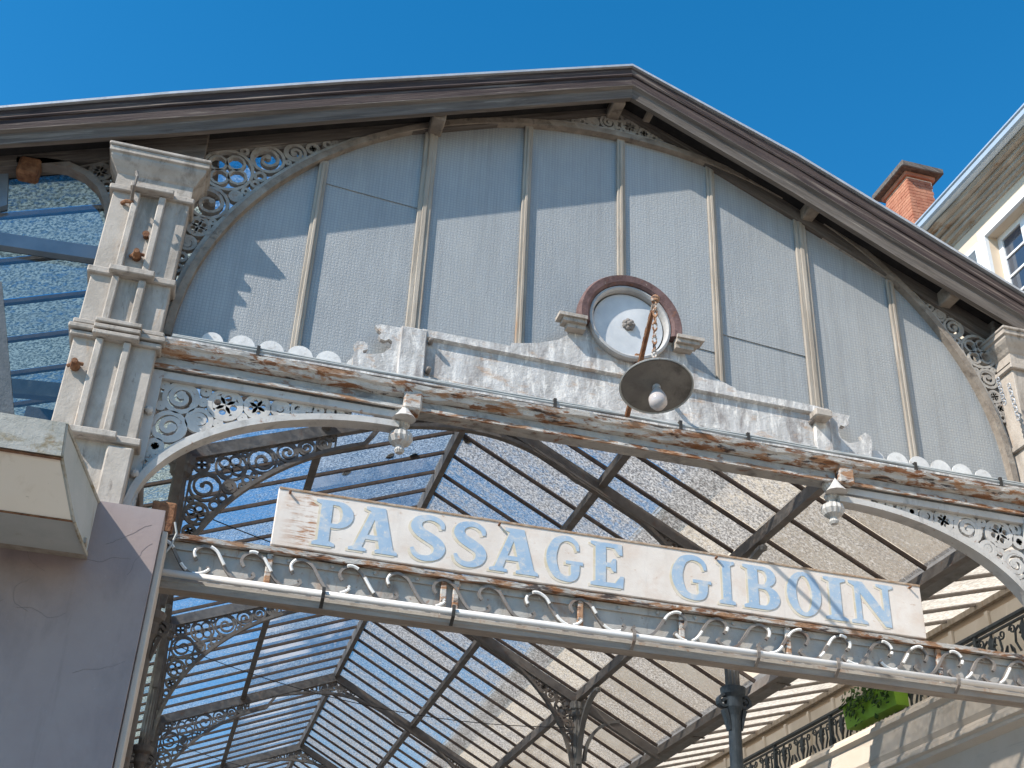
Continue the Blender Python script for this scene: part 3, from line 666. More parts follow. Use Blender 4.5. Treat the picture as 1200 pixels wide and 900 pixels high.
LET = {
 'I': (.40, [[(0, 0), (.40, 0), (.40, .06), (.30, .11), (.30, .89), (.40, .94), (.40, 1), (0, 1), (0, .94), (.10, .89), (.10, .11), (0, .06)]], []),
 'P': (.72, [[(0, 0), (.42, 0), (.42, .06), (.31, .11), (.31, .41), (.42, .41)] + arc(.42, .705, .30, .295, -80, 90) + [(0, 1), (0, .94), (.10, .89), (.10, .11), (0, .06)]], [[(.31, .50), (.40, .50)] + arc(.40, .705, .115, .205, -85, 85) + [(.31, .91)]]),
 'B': (.76, [[(0, 0), (.44, 0)] + arc(.46, .275, .30, .275, -85, 62) + arc(.43, .76, .265, .24, -62, 90) + [(0, 1), (0, .94), (.10, .89), (.10, .11), (0, .06)]],
       [[(.31, .09), (.42, .09)] + arc(.42, .28, .125, .19, -85, 85) + [(.31, .47)], [(.31, .57), (.40, .57)] + arc(.40, .745, .11, .165, -85, 85) + [(.31, .91)]]),
 'O': (.82, [arc(.41, .5, .41, .52, 0, 345, 24)], [arc(.41, .5, .19, .43, 0, 345, 24)]),
 'E': (.68, [[(0, 0), (.66, 0), (.68, .27), (.61, .27), (.50, .10), (.31, .10), (.31, .45), (.40, .45), (.46, .36), (.52, .36), (.52, .65), (.46, .65), (.40, .55), (.31, .55), (.31, .90), (.48, .90), (.58, .75), (.65, .75), (.64, 1), (0, 1), (0, .94), (.10, .89), (.10, .11), (0, .06)]], []),
 'A': (.92, [[(0, 0), (.33, 0), (.33, .06), (.25, .09), (.30, .27), (.54, .27), (.58, .10), (.50, .06), (.50, 0), (.92, 0), (.92, .06), (.84, .11), (.63, 1), (.27, 1), (.27, .93), (.36, .90), (.10, .10), (0, .06)]], [[(.33, .37), (.52, .37), (.44, .72)]]),
 'N': (.90, [[(0, 0), (.32, 0), (.32, .06), (.22, .11), (.22, .72), (.68, 0), (.80, 0), (.80, .89), (.90, .94), (.90, 1), (.56, 1), (.56, .94), (.68, .89), (.68, .36), (.28, 1), (0, 1), (0, .94), (.11, .87), (.11, .11), (0, .06)]], []),
 'S': (.68, [stroke([(.60, .73), (.57, .86), (.44, .945), (.30, .945), (.165, .87), (.13, .73), (.22, .60), (.38, .50), (.52, .40), (.565, .27), (.51, .13), (.38, .055), (.24, .055), (.13, .13), (.075, .25)], [.05, .09, .10, .11, .15, .18, .19, .20, .19, .18, .15, .11, .10, .09, .05]),
             ], []),
 'G': (.84, [stroke([(.74, .70), (.70, .85), (.58, .94), (.42, .955), (.25, .87), (.15, .68), (.12, .5), (.15, .32), (.25, .13), (.42, .05), (.58, .06), (.66, .13), (.68, .25), (.68, .42)], [.05, .09, .10, .11, .16, .20, .21, .20, .16, .11, .12, .15, .18, .18]),
             [(.46, .385), (.86, .385), (.86, .46), (.46, .46)]], []),
}
spec = [('P', 368, 413, 614), ('A', 410, 467, 624), ('S', 478, 523, 634), ('S', 529, 571, 642), ('A', 574, 631, 650), ('G', 640, 682, 656), ('E', 692, 731, 663), ('G', 787, 832, 677), ('I', 842, 861, 683), ('B', 871, 913, 688), ('O', 922, 962, 695), ('I', 966, 992, 700), ('N', 996, 1048, 707)]
for k, (ch, pa, pb, py) in enumerate(spec):
    wd_, outs, holes = LET[ch]
    x0, x1 = at(pa, py - 2, YS)[0], at(pb, py + 4, YS)[0]; hgt = (sz1 - sz0) * .79; zb = sz0 + (sz1 - sz0) * .105
    f = lambda p, dx=0., dz=0.: (x0 + p[0] / wd_ * (x1 - x0) + dx, zb + p[1] * hgt + dz)
    L_ = MB(); S_ = MB()
    for i, o in enumerate(outs):
        hs = holes if i == 0 else []
        L_.plate([f(p) for p in o], [[f(p) for p in h] for h in hs], YS - .0046 - i * .0004, YS - .0026)
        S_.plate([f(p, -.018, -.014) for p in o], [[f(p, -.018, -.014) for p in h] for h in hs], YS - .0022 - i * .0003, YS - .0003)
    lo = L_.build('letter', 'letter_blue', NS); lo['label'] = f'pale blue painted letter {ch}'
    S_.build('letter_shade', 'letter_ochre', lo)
for x in (sx0 + .08, sx0 + 1.6, sx0 + 3.3, sx1 - .1): MB().lathe([(.009, 0), (.009, -.03), (.004, -.034)], (x, YS - .001, sz1 - .035), 7, 'y').build('nail', 'rust', BD)

# ------------------------------------------------------------------ street lamp on its bracket
YLp = -1.12; tip = at(768, 352, YLp)
SL = thing('hanging_lamp', 'enamelled dish lamp with a frosted bulb hanging from a rusty bracket', 'lamp', tuple(at(742, 440, YP)))
b1 = at(750, 424, YP - .03); b2 = at(735, 487, -.2)
MB().tube([b1, b1 + (tip - b1) * .5 + np.array((0, 0, .02)), tip], .02, 8).build('bracket_arm', 'paint_rusty', SL)
MB().tube([b2, b2 + (tip - b2) * .55 + np.array((0, 0, .0)), tip - np.array((0, -.06, .06))], [.022, .02, .016], 7).build('brace', 'rust', SL)
MB().bbox(b1[0] - .05, b1[0] + .05, YP - .06, YP - .034, b1[2] - .06, b1[2] + .06, .008).build('wall_plate', 'rust', SL)
MB().lathe([(.03, 0), (.034, .03), (.02, .05), (.001, .055)], (tip[0], tip[1], tip[2] - .01), 10, 'z').build('end_cap', 'paint_rusty', SL)
rimc = at(770, 456, YLp); rr_ = .47 * abs(at(814, 462, YLp)[0] - at(729, 448, YLp)[0]); lx, ly, lz = rimc[0] - .02, tip[1], rimc[2]
ch_ = MB(); n = 9; za, zb_ = tip[2] - .02, lz + .20
for k in range(n):
    z0_ = za + (zb_ - za) * (k + .5) / n; sdv = (1, 0) if k % 2 else (0, 1)
    cxk = tip[0] + (lx - tip[0]) * (k + .5) / n
    ch_.tube([(cxk + sdv[0] * .016 * math.sin(t), ly + sdv[1] * .016 * math.sin(t), z0_ + .62 * abs(zb_ - za) / n * math.cos(t)) for t in np.linspace(0, 6.283, 11)], .007, 6)
ch_.build('chain', 'paint_rusty', SL)
pv = Vector((lx, ly, lz + .20)); TM = Matrix.Translation(pv) @ Matrix.Rotation(R(-17), 4, 'X') @ Matrix.Rotation(R(3), 4, 'Y') @ Matrix.Translation(-pv)
lz -= .035
MB().lathe([(.012, .21), (.028, .20), (.032, .17), (.03, .12), (.055, .105), (.06, .09)], (lx, ly, lz), 14, 'z').xf(TM).build('socket_cap', 'shade_top', SL, True)
SH = MB().lathe([(.0001, .10), (.055, .10), (.10, .088), (rr_ * .7, .055), (rr_, .010), (rr_ + .006, .0), (rr_, -.006), (rr_ - .01, .004), (rr_ * .7, .04), (.10, .07), (.0001, .072)], (lx, ly, lz), 48, 'z').xf(TM).build('shade', 'shade_top', SL)
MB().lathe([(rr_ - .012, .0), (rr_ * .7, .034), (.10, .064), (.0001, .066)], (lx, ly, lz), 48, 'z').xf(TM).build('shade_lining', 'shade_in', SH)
MB().lathe([(.0001, .063), (.056, .061), (.056, .055), (.0001, .055)], (lx, ly, lz), 20, 'z').xf(TM).build('lamp_hole', 'cable_black', SH)
MB().lathe([(.03, .06), (.034, .035), (.03, .03), (.033, .015), (.028, .005), (.03, -.02), (.026, -.03)], (lx, ly, lz), 14, 'z').xf(TM).build('bulb_socket', 'zinc_edge', SL, True)
MB().lathe([(.026, -.02), (.032, -.045), (.052, -.085), (.066, -.13), (.062, -.175), (.038, -.21), (.0001, -.222)], (lx, ly, lz), 20, 'z').xf(TM).build('bulb', 'bulb_glass', SL, True)

# ------------------------------------------------------------------ glass roof
BS = .65; NB = int(YEND / BS)
PXR = [0, 1.75, 3.47, 4.95]; PXL = [0, -1.9, -3.52, -5.6]
def slope(side, px, mat, label):
    t = thing('glass_roof', label, 'glass roof', (px[1], 0, roofz(px[1])))
    tn = TR if side > 0 else -TL
    for j in range(3):
        xa_, xb_ = px[j] + side * (.03 if j == 0 else .0), px[j + 1]
        if j == 2: mat_ = 'glass_aisle' if side < 0 else 'glass_eave'
        else: mat_ = mat
        za_, zb__ = roofz(xa_), roofz(xb_)
        mp = MB().add([(xa_, .025, za_), (xb_, .025, zb__), (xb_, BS - .025, zb__), (xa_, BS - .025, za_)], [(0, 1, 2, 3)]).mesh('pane', mat_)
        mbr = MB().beam((xa_, 0, za_ - .025), (xb_, 0, zb__ - .025), .024, .055)
        nf = len(mbr.f); mbr.beam((xa_, .021, za_ - .006), (xb_, .021, zb__ - .006), .017, .008)     # pale putty fillet beside the bar
        mbr = mbr.mesh('glazing_bar', 'bar_iron'); mbr.materials.append(MATS['putty'])
        for f_ in mbr.polygons: f_.material_index = 1 if f_.index >= nf else 0
        for i in range(NB):
            y = .18 + i * BS
            if j == 2 and i > 40: continue
            if not (side > 0 and j == 2 and i in (8, 9, 11)): link('pane', mp, t, (0, y, .004 * random.uniform(-1, 1))); link('glazing_bar', mbr, t, (0, y, 0))
    for k, x in enumerate(px):
        if k == 0: continue
        wz = .12 if k != 2 else .15
        MB().box(x - .036, x + .036, .14, YEND, roofz(x) - .06 - wz, roofz(x) - .062).build('purlin', 'iron_dark', t)
        MB().box(x - .052, x + .052, .15, YEND, roofz(x) - .06 - wz - .02, roofz(x) - .061 - wz).build('purlin_flange', 'iron_dark', t)
    return t
GL = slope(-1, PXL, 'glass_left', 'blue-tinted speckled glass roof slope falling toward the light box side')
GR = slope(1, PXR, 'glass_right', 'grimy lichen-speckled glass roof slope falling toward the balcony side')
tag(MB().box(-.042, .042, .14, YEND, ZR - .22, ZR + .02).build('ridge_beam', 'iron_dark'), 'dark iron ridge beam running between the two glass roof slopes', 'beam')
# leaf litter lying on the glass
for (q, sgn) in (((436 + 111, 516), 1), ((457, 535), -1), ((484, 535), -1), ((406, 555), -1)):
    d = ray(*q); a_ = (CAM[2] - ZR) ; t = None
    tn = TR if sgn > 0 else -TL
    tt = (ZR - CAM[2] - tn * CAM[0]) / (d[2] + tn * d[0]); p = CAM + d * tt
    L = [(p[0] + .055 * math.cos(u) * (1 + .3 * RNG.rand()), p[1] + .085 * math.sin(u) * (1 + .3 * RNG.rand())) for u in np.linspace(0, 6.283, 11)[:-1]]
    MB().add([(x, y, roofz(x) + .012) for x, y in L], [tuple(range(10))]).build('moss_patch', 'iron_dark', GR if sgn > 0 else GL)

# ------------------------------------------------------------------ trusses and columns
TA, TBh = 3.42, 2.66
def truss_label(k): return ['roof truss nearest the gable front, arched with scrollwork corners', 'second roof truss behind the gable front, arched with scrollwork corners', 'third roof truss behind the gable front, arched with scrollwork corners',
                            'fourth roof truss behind the gable front, arched', 'fifth roof truss behind the gable front, arched', 'sixth roof truss behind the gable front, arched'][k]
T0 = thing('roof_truss', truss_label(0), 'truss', (0, TRUSS[0], 6.4), 'roof trusses along the arcade'); y0 = TRUSS[0]
for s, xe in ((-1, PXL[2]), (1, 4.95)):
    r_ = MB().beam((0, y0, ZR - .20), (xe, y0, roofz(xe) - .20), .06, .14).build('rafter', 'iron_dark', T0)
    MB().beam((0, y0, ZR - .29), (xe, y0, roofz(xe) - .29), .105, .025).build('rafter_flange', 'iron_dark', r_)
def tarch(x):                              # side arcs rise to the rafters, a shallow arc spans the apex
    if abs(x) < 1.3: return 9.22 - (.228 if x > 0 else .124) * x * x
    return min(roofz(x) - .30, Z0 - .1 + TBh * math.sqrt(max(0, 1 - (x / TA) ** 2)))
xs_ = [TA * math.cos(t) for t in np.linspace(0, math.pi, 61)]
MB().ribbon([(x, tarch(x)) for x in xs_], .05, y0 - .045, y0 + .045).build('arch_rib', 'iron_brown', T0)
def treg(x0, x1):
    xs = np.linspace(x0, x1, 20); return [(x, roofz(x) - .29) for x in xs] + [(x, tarch(x) + .02) for x in xs[::-1]]
for (a, b), rmx in (((-3.40, -1.75), .19), ((-.95, .95), .10), ((2.35, 3.40), .17)):
    scrollwork(MB(), treg(a, b), rmx, .034, .030, y0 - .02, y0 + .02, 60).build('filigree', 'iron_brown', T0)
for k in range(1, 6): dup(T0, (0, TRUSS[k] - TRUSS[0], 0), truss_label(k))
def column(x, y, label, dark, grp):
    t = thing('iron_column', label, 'column', (x, y, .12), grp); zt_ = roofz(x) - .25; m1, m2 = (('iron_dark', 'iron_dark') if dark else ('iron_grey', 'iron_blue'))
    MB().lathe([(.09, 6.25), (.085, zt_ - .25), (.13, zt_ - .22), (.13, zt_ - .14), (.16, zt_ - .12), (.16, zt_)], (x, y, 0), 24, 'z', .16).build('fluted_shaft', m1, t)
    cp = MB().lathe([(.09, 5.95), (.11, 6.0), (.11, 6.12), (.15, 6.16), (.16, 6.24), (.11, 6.26)], (x, y, 0), 20, 'z').build('capital', m2, t)
    vol = MB()
    for sg in (-1, 1):
        vol.ribbon(spiral(x + sg * .13, 6.06, .085, math.pi / 2, 1.3, -sg, .2, 22), .03, y - .05, y + .05)
        vol.ribbon([(x + sg * .075, 5.72), (x + sg * .095, 5.84), (x + sg * .13, 5.97)], [.02, .04, .05], y - .05, y + .05)
    vol.build('volute', m2, cp)
    MB().lathe([(.14, .12), (.14, .5), (.09, .6), (.078, 5.9), (.09, 5.95)], (x, y, 0), 16, 'z').build('lower_shaft', m2, t)
    # brackets reaching out along the colonnade under the purlin
    for sg in (-1, 1):
        cu = [(y + sg * (.10 + .95 * (1 - math.cos(a))), zt_ - 1.05 + 1.0 * math.sin(a)) for a in np.linspace(0, math.pi / 2, 14)]
        MB().ribbon(cu, .045, x - .045, x + .045, mp=lambda u, v, tt_: (tt_, u, v)).build('purlin_bracket', m1, t)
        MB().lathe([(.001, -.09), (.04, -.07), (.05, -.03), (.03, 0)], (x, y + sg * 1.08, zt_ - .03), 10, 'z').build('bracket_drop', m1, t)
    return t
ordn = ['first', 'second', 'third', 'fourth', 'fifth', 'sixth']
for k, y in enumerate(TRUSS):
    column(3.47, y, f'fluted iron column under the {ordn[k]} truss on the balcony side', False, 'columns on the balcony side')
    column(-3.52, y, f'dark iron column under the {ordn[k]} truss on the shop wall side', True, 'columns on the shop wall side')
# outer brackets from the right columns to the gutter beam
for k, y in enumerate(TRUSS[:3]):
    cu = [(3.60 + .62 * (1 - math.cos(a)), roofz(3.6) - 1.15 + .72 * math.sin(a)) for a in np.linspace(0, math.pi / 2, 12)]
    tag(MB().ribbon(cu, .05, y - .05, y + .05).build('aisle_bracket', 'iron_grey'), f'curved iron aisle bracket from the {ordn[k]} balcony-side column', 'bracket', 'aisle brackets')

# ------------------------------------------------------------------ box gutter and lean-to on the right
gx = 4.95
BG = thing('box_gutter', 'big grey box gutter running along the eaves of the glass roof', 'gutter', (gx + .2, 0, 6.75))
MB().bbox(gx + .05, gx + .36, .3, YEND, 7.10, 7.13, .008).build('gutter_sole', 'iron_grey', BG)
MB().bbox(gx + .03, gx + .06, .3, YEND, 7.132, 7.30, .006).build('gutter_side', 'iron_grey', BG)
MB().bbox(gx + .34, gx + .37, .3, YEND, 7.132, 7.22, .006).build('gutter_side', 'iron_grey', BG)
for k in range(12): MB().box(gx + .02, gx + .38, 1.4 + k * 3.1, 1.46 + k * 3.1, 7.085, 7.10).build('gutter_joint', 'iron_dark', BG)
LT = thing('lean_to_roof', 'pale glass lean-to between the box gutter and the cream building', 'glass roof', (6.0, 0, 7.1))
lx0, lx1, lzA, lzB = gx + .38, 6.58, 7.16, 7.50
mp = MB().add([(lx0, .02, lzA), (lx1, .02, lzB), (lx1, BS - .02, lzB), (lx0, BS - .02, lzA)], [(0, 1, 2, 3)]).mesh('pane', 'glass_leanto')
mbr = MB().beam((lx0, 0, lzA - .02), (lx1, 0, lzB - .02), .03, .05).mesh('glazing_bar', 'iron_dark')
for i in range(46): link('pane', mp, LT, (0, .2 + i * BS, 0)); link('glazing_bar', mbr, LT, (0, .2 + i * BS, 0))
MB().box(6.50, 6.57, .2, 31, lzB - .12, lzB - .045).build('wall_plate', 'wood_pale', LT)

# ------------------------------------------------------------------ cream building on the right
WX = 6.6
CB = thing('cream_building', 'tall cream rendered building with moulded eaves, zinc gutter and brick chimney', 'building', (WX + 3, 15, 0))
yw0, yw1 = 1.0, 60
wz0, wz1 = 10.9, 12.33
wy0, wy1 = 2.2, 3.30             # window reveal opening
wl = MB().box(WX, WX + .4, wy1, yw1, 0, 12.9).box(WX, WX + .4, yw0 - 9, wy0, 0, 12.9).box(WX, WX + .4, wy0, wy1, 0, wz0).box(WX, WX + .4, wy0, wy1, wz1, 12.9)
wl.build('wall', 'cream_wall', CB)
MB().box(WX + .4, WX + 9, yw0 - 9, yw1, 0, 12.85).build('wall_core', 'cream_wall', CB)
cprof = [(WX + .005, 12.70), (WX - .03, 12.705), (WX - .035, 12.75), (WX - .085, 12.755), (WX - .09, 12.81), (WX - .15, 12.815), (WX - .155, 12.87), (WX - .22, 12.875), (WX - .225, 12.925), (WX - .30, 12.93), (WX - .33, 12.97), (WX - .33, 12.99), (WX + .3, 12.99), (WX + .3, 12.70)]
secs = []
for i in range(121):
    y = yw0 - 9 + (yw1 - yw0 + 9) * i / 120
    secs.append([(x + (.012 * RNG.randn() if (3.2 < y < 9) and x < WX - .02 else 0), y, z) for x, z in cprof])
MB().loft(secs).build('eaves_cornice', 'cornice_stone', CB)
gp = [(WX - .30, 12.995), (WX - .42, 12.995), (WX - .45, 13.02), (WX - .45, 13.10), (WX - .47, 13.115), (WX - .47, 13.14), (WX - .42, 13.14), (WX - .41, 13.05), (WX - .30, 13.05)]
MB().loft([[(x, y, z) for x, z in gp] for y in (yw0 - 9, yw1)]).build('eaves_gutter', 'gutter_zinc', CB)
MB().add([(WX - .2, yw0 - 9, 13.04), (WX - .2, yw1, 13.04), (WX + 4.6, yw1, 14.7), (WX + 4.6, yw0 - 9, 14.7), (WX + 9.7, yw1, 13.06), (WX + 9.7, yw0 - 9, 13.06)], [(0, 1, 2, 3), (3, 2, 4, 5)]).build('roof', 'roof_tile', CB)
# window
WN = MB().box(WX + .14, WX + .20, wy0, wy0 + .09, wz0, wz1).box(WX + .14, WX + .20, wy1 - .09, wy1, wz0, wz1).box(WX + .14, WX + .20, wy0 + .09, wy1 - .09, wz1 - .09, wz1).box(WX + .14, WX + .20, wy0 + .09, wy1 - .09, wz0, wz0 + .09).box(WX + .13, WX + .205, (wy0 + wy1) / 2 - .05, (wy0 + wy1) / 2 + .05, wz0 + .09, wz1 - .09).build('window', 'window_white', CB)
for k in range(4):
    z = wz0 + .09 + (wz1 - wz0 - .18) * (k) / 4
    if k: MB().box(WX + .145, WX + .19, wy0 + .09, wy1 - .09, z - .015, z + .015).build('sash_bar', 'window_white', WN)
    for sgn in (0, 1):
        a_ = wy0 + .09 if sgn == 0 else (wy0 + wy1) / 2 + .05; b_ = (wy0 + wy1) / 2 - .05 if sgn == 0 else wy1 - .09
        MB().box(WX + .165, WX + .17, a_, b_, z + .016, z + (wz1 - wz0 - .18) / 4 - .016).build('window_pane', 'window_glass', WN)
MB().box(WX - .06, WX - .002, wy0 - .14, wy0, wz0 - .1, wz1 + .14).box(WX - .06, WX - .002, wy1, wy1 + .14, wz0 - .1, wz1 + .14).box(WX - .06, WX - .002, wy0, wy1, wz1, wz1 + .14).build('window_surround', 'window_white', WN)
# folded-back louvred shutter against the wall
SHT = MB()
ys0, ys1 = wy1 + .15, wy1 + .72
SHT.box(WX - .075, WX - .03, ys0, ys0 + .07, wz0, wz1).box(WX - .075, WX - .03, ys1 - .07, ys1, wz0, wz1).box(WX - .075, WX - .03, ys0 + .07, ys1 - .07, wz1 - .08, wz1).box(WX - .075, WX - .03, ys0 + .07, ys1 - .07, wz0, wz0 + .08)
SHO = SHT.build('shutter', 'window_white', CB)
slm = MB().beam((WX - .05, ys0 + .07, 0), (WX - .05, ys1 - .07, 0), .055, .008, (.6, 0, .8)).mesh('slat', 'shutter_paint')
for k in range(30): link('slat', slm, SHO, (0, 0, wz0 + .11 + k * .0435))
# chimney
chx, chy = 8.0, 6.2
def chim():
    c0 = atx(1064, 216, 8.0); c1 = atx(1038, 238, 8.0)
    x0, y0_, y1_ = 8.0, c0[1], c1[1]; x1 = at(1095, 232, y0_)[0]; z0_, z1_ = 13.2, (c0[2] + c1[2]) / 2 + .12
    c = MB().box(x0 + .004, x1 - .004, y0_ + .004, y1_ - .004, z0_, z1_).build('chimney', 'fascia_paint', CB)
    bl, bh, jt = .235, .062, .010
    big = MB(); k = 0
    z = z0_ + .3; row = 0
    while z < z1_ - .05:
        o = (bl + jt) / 2 if row % 2 else 0
        for (a0_, a1_, fx) in ((y0_, y1_, 'x'), (x0, x1, 'y')):
            u = a0_ - o
            while u < a1_ - .02:
                ua, ub = max(u, a0_), min(u + bl, a1_); j = .004 * RNG.rand()
                if ub - ua > .03:
                    if fx == 'x': big.box(x0 - .006 - j, x0 + .003, ua, ub, z, z + bh)
                    else: big.box(ua, ub, y0_ - .006 - j, y0_ + .003, z, z + bh)
                u += bl + jt
        z += bh + jt; row += 1
    big.build('brickwork', 'brick', c)['kind'] = 'stuff'
    MB().bbox(x0 - .05, x1 + .05, y0_ - .05, y1_ + .05, z1_ + .002, z1_ + .09, .01).build('chimney_corbel', 'brick', c)
    MB().bbox(x0 - .17, x1 + .17, y0_ - .17, y1_ + .17, z1_ + .092, z1_ + .22, .015).build('chimney_cap', 'wood_greyR', c)
chim()

# ------------------------------------------------------------------ balcony and shop front on the right
SF = thing('shop_front', 'beige moulded shop entablature below the balcony', 'shop front', (5.8, 10, 0))
fp = [(WX, 6.20), (5.72, 6.20), (5.72, 6.17), (5.69, 6.15), (5.69, 6.10), (5.75, 6.06), (5.78, 5.80), (5.82, 5.74), (5.80, 5.70), (5.80, 5.64), (5.84, 5.62), (5.84, 5.57), (5.93, 5.52), (5.93, 5.10), (5.89, 5.08), (5.89, 5.02), (5.95, 4.98), (5.95, 4.35), (5.90, 4.32), (5.90, 4.2), (6.0, 4.15), (6.0, .12), (WX, .12)]
MB().loft([[(x, y, z) for x, z in fp] for y in (.5, YEND)]).build('entablature', 'fascia_paint', SF)
# white panelling under the lean-to
PW = thing('panelled_wall', 'white panelled wall strip behind the balcony railing', 'panelling', (6.55, 10, 6.2))
for k in range(38):
    y = .6 + k * .8
    MB().bbox(6.555, 6.585, y + .04, y + .76, 6.22, 7.30, .006).build('panel', 'panel_white', PW)
    MB().bbox(6.52, 6.58, y - .035, y + .035, 6.22, 7.32, .006).build('panel_post', 'panel_white', PW)
BA = thing('balcony_railing', 'dark blue-grey cast iron balcony railing with lyre scrolls', 'railing', (6.0, 10, 6.2))
RX = 6.02; zrl = 6.80
MB().bbox(RX - .035, RX + .035, .6, 32, zrl - .03, zrl + .02, .01).build('handrail', 'iron_blue', BA)
MB().box(RX - .02, RX + .02, .6, 32, 6.24, 6.27).build('bottom_rail', 'iron_blue', BA)
MB().box(RX - .02, RX + .02, .6, 32, zrl - .085, zrl - .065).build('upper_rail', 'iron_blue', BA)
ly_ = MB(); mpY = lambda u, v, t: (t, u, v); hR = zrl - .09 - 6.27
for s in (-1, 1):
    ly_.ribbon([(s * .02, 6.27), (s * .10, 6.27 + hR * .2), (s * .17, 6.27 + hR * .5), (s * .15, 6.27 + hR * .78), (s * .08, 6.27 + hR * .88), (s * .04, 6.27 + hR * .74), (s * .08, 6.27 + hR * .66)], .016, RX - .012, RX + .012, mp=mpY)
    ly_.ribbon([(s * .20, 6.27), (s * .22, 6.27 + hR * .35), (s * .27, 6.27 + hR * .5), (s * .25, 6.27 + hR * .3)], .014, RX - .012, RX + .012, mp=mpY)
    ly_.ribbon(spiral(s * .20, 6.27 + hR * .86, .06, 0, 1.2, s, .3, 14), .013, RX - .01, RX + .01, mp=mpY)
ly_.ribbon([(0, 6.27), (0, zrl - .09)], .02, RX - .014, RX + .014, mp=mpY)
ly_.plate([(0, 6.27 + hR * .35), (.05, 6.27 + hR * .55), (.03, 6.27 + hR * .62), (.06, 6.27 + hR * .8), (0, 6.27 + hR * .95), (-.06, 6.27 + hR * .8), (-.03, 6.27 + hR * .62), (-.05, 6.27 + hR * .55)], [], RX - .018, RX + .018, mp=mpY)
lm = ly_.mesh('lyre_panel', 'iron_blue')
pm = MB().bbox(RX - .028, RX + .028, -.028, .028, 6.2, zrl - .031, .006).mesh('rail_post', 'iron_blue')
for k in range(52): link('lyre_panel', lm, BA, (0, .9 + k * .6, 0))
for k in range(17): link('rail_post', pm, BA, (0, .6 + k * 1.8, 0))
# green planter with ivy
pa = atx(998, 812, 5.93); pb = atx(1060, 815, 5.93); y_a, y_b = pb[1], pa[1]
PL = thing('planter', 'bright green window box with trailing ivy on the balcony railing', 'planter', (5.9, (y_a + y_b) / 2, 6.6))
ztp = at(1030, 806, atx(1030, 806, 5.80)[1])[2]
MB().loft([[(5.80, y_a, ztp - .32), (5.98, y_a, ztp - .32), (5.98, y_a, ztp), (5.76, y_a, ztp)], [(5.80, y_b, ztp - .32), (5.98, y_b, ztp - .32), (5.98, y_b, ztp), (5.76, y_b, ztp)]]).build('box', 'planter_green', PL)
lf = MB()
for k in range(300):
    y = y_a + (y_b - y_a) * RNG.rand(); hang = RNG.rand() ** 2 * .36 * (.4 + .6 * abs(math.sin(y * 5))); x = 5.74 - .03 * RNG.rand(); z = ztp + .05 - hang + .05 * RNG.randn()
    if hang < .08: x += .16 * RNG.rand(); z += .06 * RNG.rand()
    s = .022 + .026 * RNG.rand(); a = RNG.rand() * 6.28; n = Vector((-.8, .5 * RNG.randn(), .5 + .4 * RNG.randn())).normalized(); u = n.cross(Vector((math.cos(a), math.sin(a), .3))).normalized(); v_ = n.cross(u); c = Vector((x, y, z))
    lf.add([c - u * s, c - v_ * s * .8, c + u * s * 1.2, c + v_ * s * .8, c + n * s * .25], [(0, 1, 4), (1, 2, 4), (2, 3, 4), (3, 0, 4)])
lf.build('ivy', 'leaf', PL)['kind'] = 'stuff'

# ------------------------------------------------------------------ left: mauve wall, light box, glazed wing
YW = -.45
MW = thing('rendered_wall', 'mauve-grey cracked rendered wall below the cream light box', 'wall', (-5, -.2, 0))
ex = at(168, 720, YW)[0]; ztw = at(150, 592, YW)[2]
wpts = [(-9, 0), (ex - .03, 0), (ex - .0, 3.0), (ex + .005, ztw), (-9, ztw + .02)]
MB().plate(wpts, [], YW, .0).build('render', 'mauve', MW)
MB().bbox(ex + .006, ex + .045, YW + .05, .02, 0, ztw - .12, .006).build('corner_strip', 'mauve_side', MW)
cr = MB()
for k in range(9):                                       # hairline cracks in the render
    x = ex - .05 - RNG.rand() * .9; z = 3.2 + RNG.rand() * 1.75; P = [(x, z)]; a = random.choice((0, 1.57, 3.1, 4.7)) + .3 * RNG.randn()
    for j in range(14): a += .28 * RNG.randn(); P.append((P[-1][0] + .022 * math.cos(a), P[-1][1] + .022 * math.sin(a)))
    P = [p for p in P if p[0] < ex - .03 and p[1] < ztw - .03]
    if len(P) > 4: cr.ribbon(P, list(np.linspace(.0022, .0008, len(P))), YW - .0012 - k * .00002, YW - .0003)
cr.build('hairline_cracks', 'mauve_crack', MW)
LB = thing('light_box', 'cream-faced metal light box with mossy hood fixed to the mauve wall', 'light box', (-5, YW, 4.5))
bk = at(115, 588, YW); fr = (-3.881, -1.472); bz = bk[2]
p_b = (bk[0], YW - .002); lowz = at(103, 648, YW)[2]
A_ = lambda x, y, z: (x, y, z)
XL = -7.5
f1 = at(72, 536, -1.45); f2 = at(86, 611, -1.15); f3 = at(101, 650, -.62)
side = [(p_b[0], p_b[1], bz), (fr[0], fr[1], bz), (f1[0], -1.45, f1[2]), (f2[0], -1.15, f2[2]), (f3[0], -.62, f3[2]), (p_b[0], p_b[1], lowz)]
sl_ = MB().loft([[(q[0] + .0, q[1], q[2]) for q in side], [(XL, q[1], q[2]) for q in side]]); sl_.build('casing', 'casing_side', LB)
def strip(name, qa, qb, mt, out, ra=0., rb=1.):
    a = np.array(side[qa]); b = np.array(side[qb]); n = np.array((0, -(a[2] - b[2]), (a[1] - b[1]))); n = n / np.linalg.norm(n)
    if n[1] > 0: n = -n
    P, Q = a + (b - a) * ra, a + (b - a) * rb
    v = []
    for X_ in (None, XL):
        for pt in (P, Q):
            for h in (.002, out):
                q = pt + n * h; v.append(((pt[0] - .002) if X_ is None else X_, q[1], q[2]))
    MB().loft([[v[0], v[1], v[3], v[2]], [v[4], v[5], v[7], v[6]]]).build(name, mt, LB)
strip('hood_fascia', 1, 2, 'casing_metal', .02)
strip('cream_panel', 2, 3, 'plastic_cream', .008, .03, .97)
